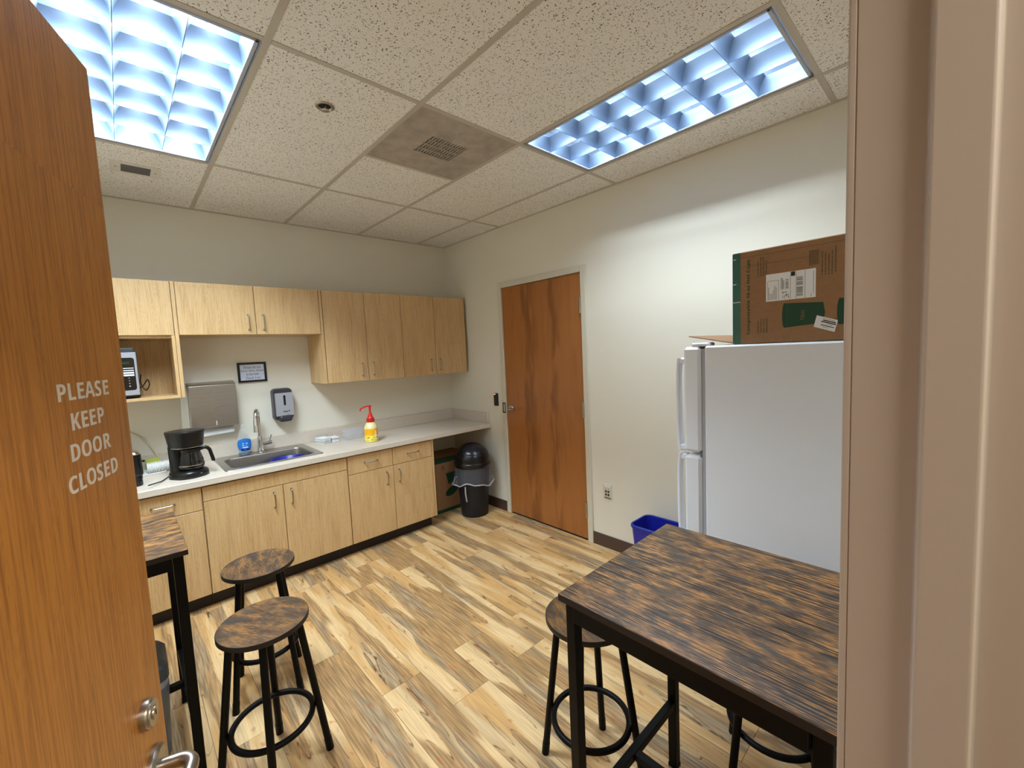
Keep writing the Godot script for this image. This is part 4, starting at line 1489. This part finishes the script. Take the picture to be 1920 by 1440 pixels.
	# grey bin under the left table
	var g := thing("waste_bin", "grey plastic bin under the bar table behind the open door", "waste bin", Vector3(-2.725, 0, 1.60))
	st = S()
	loft(st, [rrect(Vector3(0, 0, 0), 0.115, 0.105, 0.04, 6), rrect(Vector3(0, 0.006, 0), 0.12, 0.11, 0.042, 6), rrect(Vector3(0, 0.29, 0), 0.135, 0.125, 0.05, 6)])
	obj("body", st, mat(c8(92, 98, 104), 0.5), g)
	st = S()
	loft(st, [rrect(Vector3(0, 0.29, 0), 0.132, 0.122, 0.05, 6), rrect(Vector3(0, 0.325, 0), 0.134, 0.124, 0.05, 6)], false, false)
	obj("band", st, M.silver, g)
	st = S()
	loft(st, [rrect(Vector3(0, 0.322, 0), 0.138, 0.128, 0.052, 6), rrect(Vector3(0, 0.366, 0), 0.138, 0.128, 0.052, 6), rrect(Vector3(0, 0.388, 0), 0.124, 0.114, 0.05, 6), rrect(Vector3(0, 0.394, 0), 0.09, 0.08, 0.04, 6)])
	obj("lid", st, M.gray_dark, g)

# ------------------------------------------------------------------ on walls and ceiling
func wall_things():
	var p := thing("towel_dispenser", "brushed steel paper towel dispenser on the wall behind the coffee maker", "towel dispenser", Vector3(-2.1475, 1.087, 0.001))
	var st := S()
	grain = 0
	bx(st, Vector3(-0.140, 0.0, 0.0), Vector3(0.1425, 0.330, 0.004))
	bx(st, Vector3(-0.140, 0.0, 0.0), Vector3(-0.1365, 0.3, 0.095))
	bx(st, Vector3(0.139, 0.0, 0.0), Vector3(0.1425, 0.3, 0.095))
	bx(st, Vector3(-0.1365, 0.0, 0.0), Vector3(0.139, 0.003, 0.028))
	bx(st, Vector3(-0.1365, 0.0, 0.072), Vector3(0.139, 0.003, 0.095))
	obj("housing", st, M.steel, p)
	st = S()
	slab(st, Vector3(0.0012, 0.1535, 0.095), 0.1425, 0.1535, 0.006, 0.004, 0.003)
	obj("cover", st, M.steel, p)
	st = S()
	var r0 := PackedVector3Array()
	var r1 := PackedVector3Array()
	for q in [[0.330, 0.0], [0.330, 0.02], [0.326, 0.05], [0.316, 0.085], [0.306, 0.1005]]:
		r0.append(Vector3(-0.141, q[0], q[1]))
		r1.append(Vector3(0.1435, q[0], q[1]))
	sheet(st, [r0, r1], false, -1.0)
	obj("top_cover", st, M.steel, p)
	box("latch_slot", Vector3(0.004, 0.014, 0.1), Vector3(0.0085, 0.046, 0.1045), M.white, p, 0.001)
	st = S()
	var rows := []
	for q in [[0.02, 0.03], [0.0, 0.034], [-0.018, 0.046], [-0.036, 0.058], [-0.052, 0.062], [-0.064, 0.060]]:
		var line := PackedVector3Array()
		for k in 13:
			var u := k / 12.0
			line.append(Vector3(lerpf(-0.115, 0.116, u), q[0] - 0.004 * absf(q[0]) * 20.0 * u * (1.0 - u) + 0.010 * u * minf(1.0, -q[0] * 20.0 if q[0] < 0 else 0.0), q[1] + 0.002 * sin(u * 9.0)))
		rows.append(line)
	sheet(st, rows, false, -1.0)
	obj("paper_towel", st, M.paper, p)
	# framed notice
	var s := thing("framed_sign", "black framed notice about dirty dishes on the wall above the sink", "sign", Vector3(-1.868, 1.468, 0.001))
	st = S()
	bx(st, Vector3(-0.0985, 0.0615, 0), Vector3(0.0985, 0.0765, 0.014), 0.002)
	bx(st, Vector3(-0.0985, -0.0765, 0), Vector3(0.0985, -0.0615, 0.014), 0.002)
	bx(st, Vector3(-0.0985, -0.0625, 0), Vector3(-0.0825, 0.0625, 0.014), 0.002)
	bx(st, Vector3(0.0825, -0.0625, 0), Vector3(0.0985, 0.0625, 0.014), 0.002)
	obj("frame", st, M.black, s)
	var sh := box("paper", Vector3(-0.084, -0.063, 0.002), Vector3(0.084, 0.063, 0.006), mat(c8(214, 222, 240), 0.6), s)
	for q in [["Please do not", 0.039, 0.118, 0.021], ["leave dirty dishes", 0.011, 0.156, 0.0185], ["in the sink.", -0.015, 0.088, 0.0185], ["Thank You!", -0.043, 0.100, 0.0185]]:
		text("lettering", q[0], "Droid Serif", Vector3(0.002, q[1], 0.0063), Vector3.RIGHT, Vector3.UP, q[2], q[3], M.ink, sh)
	# soap dispenser
	var d := thing("soap_dispenser", "grey and black soap dispenser on the wall right of the faucet", "soap dispenser", Vector3(-1.684, 1.072, 0.001))
	st = S()
	loft(st, [standing(rrect(Vector3.ZERO, 0.071, 0.128, 0.03, 6), Vector3(0, 0.125, 0)), standing(rrect(Vector3.ZERO, 0.071, 0.128, 0.03, 6), Vector3(0, 0.125, 0.04)), standing(rrect(Vector3.ZERO, 0.070, 0.127, 0.03, 6), Vector3(0, 0.125, 0.072)), standing(rrect(Vector3.ZERO, 0.064, 0.118, 0.028, 6), Vector3(0, 0.125, 0.082))])
	obj("back_shell", st, M.smoke, d)
	st = S()
	loft(st, [standing(rrect(Vector3.ZERO, 0.066, 0.094, 0.008, 4), Vector3(0.004, 0.124, 0.06)), standing(rrect(Vector3.ZERO, 0.066, 0.094, 0.008, 4), Vector3(0.004, 0.124, 0.09)), standing(rrect(Vector3.ZERO, 0.062, 0.09, 0.008, 4), Vector3(0.004, 0.124, 0.096))])
	obj("cover", st, M.silver, d)
	st = S()
	slab(st, Vector3(0.004, 0.158, 0.0962), 0.0075, 0.041, 0.0012, 0.0074)
	obj("window", st, M.black_gloss, d)
	st = S()
	bx(st, Vector3(-0.012, 0.064, 0.0962), Vector3(0.022, 0.0705, 0.0968))
	lathe_z(st, Vector3(0.0315, 0.071, 0.0962), 0.005, 0.0006)
	obj("logo", st, M.ink, d)
	st = S()
	loft(st, [standing(rrect(Vector3.ZERO, 0.046, 0.024, 0.018, 6), Vector3(0.004, 0.012, 0.05)), standing(rrect(Vector3.ZERO, 0.049, 0.026, 0.02, 6), Vector3(0.004, 0.012, 0.092)), standing(rrect(Vector3.ZERO, 0.044, 0.022, 0.018, 6), Vector3(0.004, 0.012, 0.104)), standing(rrect(Vector3.ZERO, 0.032, 0.012, 0.011, 6), Vector3(0.004, 0.012, 0.107))])
	obj("push_bar", st, M.smoke, d)
	# card reader
	var c := thing("card_reader", "small black card reader with a red light beside the closed door", "card reader", Vector3(0, 1.082, 0.748))
	st = S()
	slab(st, Vector3(-0.0005, 0, 0), 0.024, 0.060, -0.018, 0.006, 0.004, 0)
	obj("body", st, M.black, c)
	box("indicator", Vector3(-0.0196, 0.048, -0.017), Vector3(-0.0178, 0.056, 0.004), M.led, c, 0.0006)
	# data outlet
	var o := thing("wall_outlet", "ivory data outlet plate low on the wall right of the closed door", "outlet", Vector3(0, 0.446, 1.988))
	st = S()
	slab(st, Vector3(-0.0005, 0, 0), 0.037, 0.058, -0.006, 0.004, 0.003, 0)
	obj("plate", st, M.trim, o)
	box("frame", Vector3(-0.0095, -0.036, -0.022), Vector3(-0.006, 0.030, 0.022), M.trim, o, 0.001)
	box("title_strip", Vector3(-0.0085, 0.036, -0.028), Vector3(-0.006, 0.050, 0.028), M.white_matt, o, 0.001)
	box("title_strip", Vector3(-0.0085, -0.052, -0.028), Vector3(-0.006, -0.044, 0.028), M.ink_faint, o, 0.001)
	for y in [-0.022, 0.002]:
		for z in [-0.011, 0.011]:
			box("jack", Vector3(-0.0105, y - 0.008, z - 0.0075), Vector3(-0.0088, y + 0.008, z + 0.0075), M.black, o)
	for z in [-0.011, 0.011]:
		box("jack", Vector3(-0.0105, 0.021, z - 0.003), Vector3(-0.0088, 0.024, z + 0.003), M.ink, o)

func ceiling_things():
	var a := thing("air_diffuser", "square grey air diffuser panel in the ceiling between the two lights", "air vent", Vector3(-1.2367, CEIL, 1.8254))
	var face := mat(Color.WHITE, 0.6, 0.0, speckle_tex(256, 55, Vector3(172, 162, 150), 0.16, 0.02), Vector2(2, 2))
	var st := S()
	grain = 2
	bx(st, Vector3(-0.29, 0.002, -0.29), Vector3(-0.115, 0.006, 0.29))
	bx(st, Vector3(0.115, 0.002, -0.29), Vector3(0.29, 0.006, 0.29))
	bx(st, Vector3(-0.115, 0.002, -0.29), Vector3(0.115, 0.006, -0.095))
	bx(st, Vector3(-0.115, 0.002, 0.095), Vector3(0.115, 0.006, 0.29))
	obj("panel", st, face, a)
	box("duct", Vector3(-0.13, 0.03, -0.11), Vector3(0.13, 0.04, 0.11), M.deck, a)
	for i in 13:
		var x := -0.108 + i * 0.018
		st = S()
		bar(st, Vector3(x, 0.008, -0.096), Vector3(x, 0.008, 0.096), 0.0085, 0.005)
		obj("slat", st, face, a)
	for z in [-0.05, 0.0, 0.05]:
		box("crossbar", Vector3(-0.116, 0.003, z - 0.003), Vector3(0.116, 0.006, z + 0.003), face, a)
	st = S()
	bx(st, Vector3(-0.3, 0.0006, -0.3), Vector3(0.3, 0.0062, -0.288))
	bx(st, Vector3(-0.3, 0.0006, 0.288), Vector3(0.3, 0.0062, 0.3))
	bx(st, Vector3(-0.3, 0.0006, -0.288), Vector3(-0.288, 0.0062, 0.288))
	bx(st, Vector3(0.288, 0.0006, -0.288), Vector3(0.3, 0.0062, 0.288))
	obj("rim", st, face, a)
	box("plenum", Vector3(-0.3, 0.05, -0.3), Vector3(0.3, 0.06, 0.3), M.deck, a)
	var s := thing("sprinkler", "small recessed fire sprinkler in the ceiling tile", "sprinkler", Vector3(-1.861, CEIL + 0.003, 1.853))
	st = S()
	lathe(st, [[0.040, 0.0], [0.040, -0.003], [0.036, -0.006], [0.031, -0.007], [0.027, -0.004], [0.025, -0.001]], 32, Vector3.ZERO, false, false)
	obj("escutcheon", st, M.nickel, s)
	st = S()
	lathe(st, [[0.0255, -0.0012], [0.002, -0.0015]], 24, Vector3.ZERO, false, true)
	obj("cup", st, M.black_matt, s)
	st = S()
	lathe(st, [[0.006, -0.001], [0.006, -0.012], [0.004, -0.018]], 14)
	lathe(st, [[0.017, -0.0185], [0.017, -0.02], [0.004, -0.021]], 20)
	for k in 2:
		var z := -0.009 + 0.018 * k
		bar(st, Vector3(0, -0.001, z), Vector3(0, -0.019, z * 0.5), 0.003, 0.003, Vector3.RIGHT)
	obj("deflector", st, M.steel_smooth, s)
	var g := thing("ceiling_grille", "small dark grey rectangular grille plate in the ceiling left of the cabinets", "grille", Vector3(-2.461, CEIL + 0.003, 0.5935))
	st = S()
	bx(st, Vector3(-0.108, -0.002, -0.09), Vector3(0.108, 0.0, 0.09), 0.001)
	obj("plate", st, mat(c8(222, 217, 208), 0.7), g)
	box("screen", Vector3(-0.063, -0.0032, -0.054), Vector3(0.063, -0.0018, 0.054), mat(c8(96, 92, 92), 0.6), g)
	for i in 9:
		box("slat", Vector3(-0.062, -0.0046, -0.05 + i * 0.0125 - 0.003), Vector3(0.062, -0.003, -0.05 + i * 0.0125 + 0.003), mat(c8(112, 108, 108), 0.6), g)
	for x in [-0.085, 0.085]:
		st = S()
		lathe(st, [[0.004, -0.002], [0.004, -0.0035], [0.001, -0.004]], 12, Vector3(x, 0, 0))
		obj("screw", st, M.gray, g)

# ------------------------------------------------------------------ small things on the worktop
func counter_things():
	var Y := 0.84
	# dish soap
	var b := thing("dish_soap_bottle", "clear plastic dish soap bottle with a blue label beside the faucet", "bottle", Vector3(-1.981, Y + 0.0045, 0.082))
	var st := S()
	var prof := [[0.036, 0.020, 0.0], [0.041, 0.024, 0.004], [0.0425, 0.026, 0.03], [0.046, 0.028, 0.08], [0.045, 0.028, 0.12], [0.034, 0.024, 0.165], [0.022, 0.019, 0.195], [0.0135, 0.0135, 0.212]]
	var rings := []
	for q in prof: rings.append(circle(Vector3(0, q[2], 0), q[0], 32, q[1]))
	loft(st, rings, true, true)
	obj("bottle", st, M.clear, b)
	st = S()
	rings = []
	for q in [[0.033, 0.018, 0.002], [0.039, 0.0225, 0.006], [0.0402, 0.0235, 0.019]]: rings.append(circle(Vector3(0, q[2], 0), q[0], 32, q[1]))
	loft(st, rings)
	obj("liquid", st, mat(c8(40, 96, 128), 0.2), b)
	var lab := mat(c8(32, 122, 210), 0.4)
	st = S()
	var rows := []
	for i in 13:
		var y := 0.032 + 0.098 * i / 12.0
		var line := PackedVector3Array()
		var rx := 0.0
		var rz := 0.0
		for k in prof.size() - 1:
			if y >= prof[k][2] and y <= prof[k + 1][2]:
				var f: float = (y - prof[k][2]) / (prof[k + 1][2] - prof[k][2])
				rx = lerpf(prof[k][0], prof[k + 1][0], f) + 0.0012
				rz = lerpf(prof[k][1], prof[k + 1][1], f) + 0.0012
		var half := 1.32 * pow(maxf(0.02, 1.0 - pow(absf(i / 12.0 * 2.0 - 1.0), 3.0)), 0.55)
		for k in 15:
			var a := (k / 14.0 * 2.0 - 1.0) * half
			line.append(Vector3(sin(a) * rx, y, cos(a) * rz))
		rows.append(line)
	sheet(st, rows, false, -1.0)
	var l := obj("label", st, lab, b)
	st = S()
	for q in [[-0.018, 0.088, 0.034, 0.006], [-0.02, 0.075, 0.03, 0.004], [-0.018, 0.057, 0.036, 0.008]]:
		bx(st, Vector3(q[0], q[1], 0.0262), Vector3(q[0] + q[2], q[1] + q[3], 0.0288))
	obj("label_print", st, M.white, l)
	st = S()
	bx(st, Vector3(-0.028, 0.036, 0.0238), Vector3(0.03, 0.052, 0.0276), 0.001)
	obj("label_band", st, mat(c8(22, 32, 120), 0.4), l)
	st = S()
	lathe(st, [[0.0142, 0.208], [0.0142, 0.226], [0.0125, 0.228], [0.0125, 0.228], [0.008, 0.229], [0.0072, 0.240], [0.004, 0.242]], 24)
	obj("cap", st, M.clear, b)
	# sanitizer pump bottle
	var s := thing("pump_bottle", "yellow bottle with a red pump on the worktop right of the napkins", "bottle", Vector3(-1.133, Y, 0.440))
	st = S()
	lathe(st, [[0.048, 0.0], [0.053, 0.004], [0.0545, 0.012], [0.0545, 0.115], [0.0515, 0.128], [0.040, 0.150], [0.029, 0.163], [0.025, 0.168]], 36)
	obj("bottle", st, mat(c8(236, 224, 160), 0.3), s)
	var d := PackedByteArray()
	d.resize(128 * 64 * 3)
	var n := nz(128, 64, 1.0, 1.0, 0.09, 17, 3)
	for y in 64:
		for x in 128:
			var i := y * 128 + x
			var col := Vector3(250, 176, 12)
			var edge := 34.0 + 14.0 * (n[i] - 0.5)
			if y > edge: col = Vector3(242, 214, 44)
			if n[i] > 0.66 and y > 28: col = Vector3(250, 244, 214)
			if n[i] < 0.27 and y > 40: col = Vector3(72, 108, 40)
			d[i * 3] = int(col.x)
			d[i * 3 + 1] = int(col.y)
			d[i * 3 + 2] = int(col.z)
	st = S()
	uvo = Vector2.ZERO
	lathe(st, [[0.0549, 0.112], [0.0549, 0.012]], 36, Vector3.ZERO, false, false)
	var sl := obj("label", st, mat(Color.WHITE, 0.35, 0.0, tex(128, 64, d), Vector2(1.0 / 0.345, 1.0 / 0.1)), s)
	st = S()
	for k in 5:
		bx(st, Vector3(0.006, 0.088 - k * 0.015, 0.0530), Vector3(0.018, 0.097 - k * 0.015, 0.0556))
	obj("label_print", st, M.white_matt, sl)
	st = S()
	lathe(st, [[0.029, 0.164], [0.031, 0.168], [0.031, 0.196], [0.029, 0.199], [0.029, 0.199], [0.022, 0.202], [0.020, 0.215], [0.0115, 0.240], [0.0085, 0.248], [0.0085, 0.286], [0.0125, 0.290], [0.0125, 0.302], [0.009, 0.305]], 28)
	for k in 20:
		var a := TAU * k / 20
		bx(st, Vector3(cos(a) * 0.031 - 0.0011, 0.169, sin(a) * 0.031 - 0.0011), Vector3(cos(a) * 0.031 + 0.0011, 0.195, sin(a) * 0.031 + 0.0011))
	var pump := obj("pump", st, M.red, s)
	st = S()
	tube(st, smooth([Vector3(0.006, 0.2985, 0.0), Vector3(-0.03, 0.297, -0.003), Vector3(-0.068, 0.285, -0.006), Vector3(-0.076, 0.279, -0.007), Vector3(-0.078, 0.262, -0.007)], 5), 0.0062, 12)
	obj("spout", st, M.red, pump)
	# two piles of napkins
	for q in [[Vector3(-1.425, Y, 0.135), 0.30, 0.040, 0.058, 9, 0.0052, "pile of folded white napkins nearer the sink"], [Vector3(-1.335, Y, 0.128), 0.12, 0.034, 0.045, 7, 0.0055, "smaller pile of folded white napkins nearer the pump bottle"]]:
		var p := thing("napkin_pile", q[6], "napkins", q[0], q[1], "napkin piles")
		for k in q[4]:
			st = S()
			var j := Vector3(rng.randf_range(-0.004, 0.004), k * q[5], rng.randf_range(-0.004, 0.004))
			var t: float = q[5] * 0.86
			loft(st, [rrect(j, q[2] - 0.003, q[3] - 0.003, 0.006, 3), rrect(j + Vector3(0, t * 0.35, 0), q[2], q[3], 0.008, 3), rrect(j + Vector3(0.001, t * 0.7, 0.001), q[2] - 0.001, q[3], 0.008, 3), rrect(j + Vector3(0.001, t, 0.001), q[2] - 0.004, q[3] - 0.004, 0.006, 3)])
			obj("napkin", st, M.paper, p)
	# clear tub and wrapper
	var c := thing("plastic_tub", "clear plastic tub standing behind the yellow pump bottle", "container", Vector3(-1.185, Y, 0.165))
	st = S()
	loft(st, [rrect(Vector3(0, 0.001, 0), 0.068, 0.05, 0.014, 4), rrect(Vector3(0, 0.006, 0), 0.07, 0.052, 0.014, 4), rrect(Vector3(0, 0.078, 0), 0.08, 0.06, 0.016, 4)], true, false)
	obj("body", st, mat_film(Color(0.80, 0.85, 0.92, 0.24)), c)
	st = S()
	loft(st, [rrect(Vector3(0, 0.076, 0), 0.079, 0.059, 0.016, 4), rrect(Vector3(0, 0.077, 0), 0.085, 0.065, 0.018, 4), rrect(Vector3(0, 0.080, 0), 0.085, 0.065, 0.018, 4), rrect(Vector3(0, 0.080, 0), 0.080, 0.060, 0.016, 4)], false, false)
	obj("rim", st, mat_film(Color(0.86, 0.90, 0.95, 0.5)), c)
	var w := thing("plastic_wrapper", "crumpled clear plastic wrapper behind the napkin piles", "wrapper", Vector3(-1.385, Y, 0.052))
	st = S()
	rows = []
	var wn := FastNoiseLite.new()
	wn.seed = 8
	wn.frequency = 9.0
	for i in 14:
		var line := PackedVector3Array()
		for k in 30:
			var u := k / 29.0
			var v := i / 13.0
			var h := 0.004 + 0.062 * pow(sin(PI * v) * sin(PI * clampf(u * 1.05, 0, 1)), 0.6) * (0.75 + 0.5 * wn.get_noise_2d(u * 0.8, v * 0.3))
			line.append(Vector3(lerpf(-0.115, 0.118, u), h, lerpf(-0.029, 0.022, v) + 0.004 * wn.get_noise_2d(u + 5.0, v)))
		rows.append(line)
	sheet(st, rows, false)
	obj("film", st, mat_film(Color(0.86, 0.86, 0.88, 0.1)), w)
	# far left: tray, toaster, stacked cups, packet, black pot, wall cable
	var t := thing("tray", "flat white tray at the left end of the worktop", "tray", Vector3(-2.64, Y, 0.125))
	st = S()
	loft(st, [rrect(Vector3(0, 0, 0), 0.18, 0.082, 0.02, 5), rrect(Vector3(0, 0.009, 0), 0.186, 0.088, 0.022, 5), rrect(Vector3(0, 0.0105, 0), 0.183, 0.085, 0.02, 5), rrect(Vector3(0, 0.0055, 0), 0.176, 0.078, 0.018, 5)])
	obj("body", st, M.white_matt, t)
	var o := thing("toaster", "black toaster with a chrome top, mostly hidden by the open door", "toaster", Vector3(-2.715, Y + 0.0085, 0.128))
	st = S()
	loft(st, [rrect(Vector3(0, 0.0, 0), 0.140, 0.062, 0.022, 6), rrect(Vector3(0, 0.01, 0), 0.144, 0.066, 0.026, 6), rrect(Vector3(0, 0.135, 0), 0.141, 0.064, 0.026, 6)])
	obj("shell", st, M.black, o)
	st = S()
	loft(st, [rrect(Vector3(0, 0.135, 0), 0.1405, 0.0635, 0.026, 6), rrect(Vector3(0, 0.152, 0), 0.134, 0.058, 0.026, 6), rrect(Vector3(0, 0.162, 0), 0.118, 0.044, 0.024, 6), rrect(Vector3(0, 0.164, 0), 0.08, 0.03, 0.02, 6)])
	obj("top", st, M.chrome, o)
	box("lever", Vector3(0.1425, 0.075, -0.014), Vector3(0.158, 0.088, 0.014), M.black, o, 0.003)
	var k := thing("cup_stack", "stack of white paper cups lying on its side on the tray", "cups", Vector3(-2.49, Y + 0.0395, 0.15))
	for i in 17:
		st = S()
		var x := -0.062 + i * 0.0085
		var rr := PackedVector3Array()
		rings = []
		for q in [[0.0, 0.0265], [0.0, 0.0345], [0.0012, 0.0358], [0.0030, 0.0358], [0.0042, 0.0345], [0.0046, 0.0270], [0.0088, 0.0265]]:
			rr = PackedVector3Array()
			for m in 28: rr.append(Vector3(x + q[0], cos(TAU * m / 28) * q[1], sin(TAU * m / 28) * q[1]))
			rings.append(rr)
		loft(st, rings, i == 0, i == 16)
		obj("cup", st, M.white_matt, k)
	var y := thing("packet", "yellow green packet leaning on the backsplash behind the cup stack", "packet", Vector3(-2.515, Y, 0.052))
	st = S()
	loft(st, [standing(rrect(Vector3.ZERO, 0.036, 0.041, 0.006, 3), Vector3(0, 0.042, -0.010)), standing(rrect(Vector3.ZERO, 0.038, 0.042, 0.006, 3), Vector3(0, 0.042, 0.0)), standing(rrect(Vector3.ZERO, 0.036, 0.041, 0.006, 3), Vector3(0, 0.042, 0.010))])
	obj("body", st, mat(c8(206, 214, 92), 0.5), y)
	y.rotation.x = -0.1
	var f := thing("coffee_tin", "short black tin at the front of the worktop beside the open door", "tin", Vector3(-2.622, Y, 0.445))
	st = S()
	lathe(st, [[0.039, 0.0], [0.041, 0.003], [0.041, 0.030], [0.041, 0.030], [0.0385, 0.031], [0.0385, 0.036], [0.0385, 0.036], [0.042, 0.037], [0.042, 0.058], [0.039, 0.061]], 32)
	obj("body", st, M.black, f)
	var z := thing("wall_cable", "thin beige cable running down the back wall at the left", "cable")
	st = S()
	tube(st, smooth([Vector3(-2.72, 1.15, 0.006), Vector3(-2.62, 1.115, 0.008), Vector3(-2.565, 1.075, 0.010), Vector3(-2.53, 1.029, 0.012), Vector3(-2.50, 0.965, 0.022), Vector3(-2.485, 0.925, 0.028), Vector3(-2.478, 0.88, 0.030), Vector3(-2.476, 0.8445, 0.032)], 6), 0.0042, 8)
	obj("sheath", st, M.trim, z)

func mat_film(c: Color) -> StandardMaterial3D:
	var m := mat(c, 0.3)
	m.transparency = BaseMaterial3D.TRANSPARENCY_ALPHA
	return m
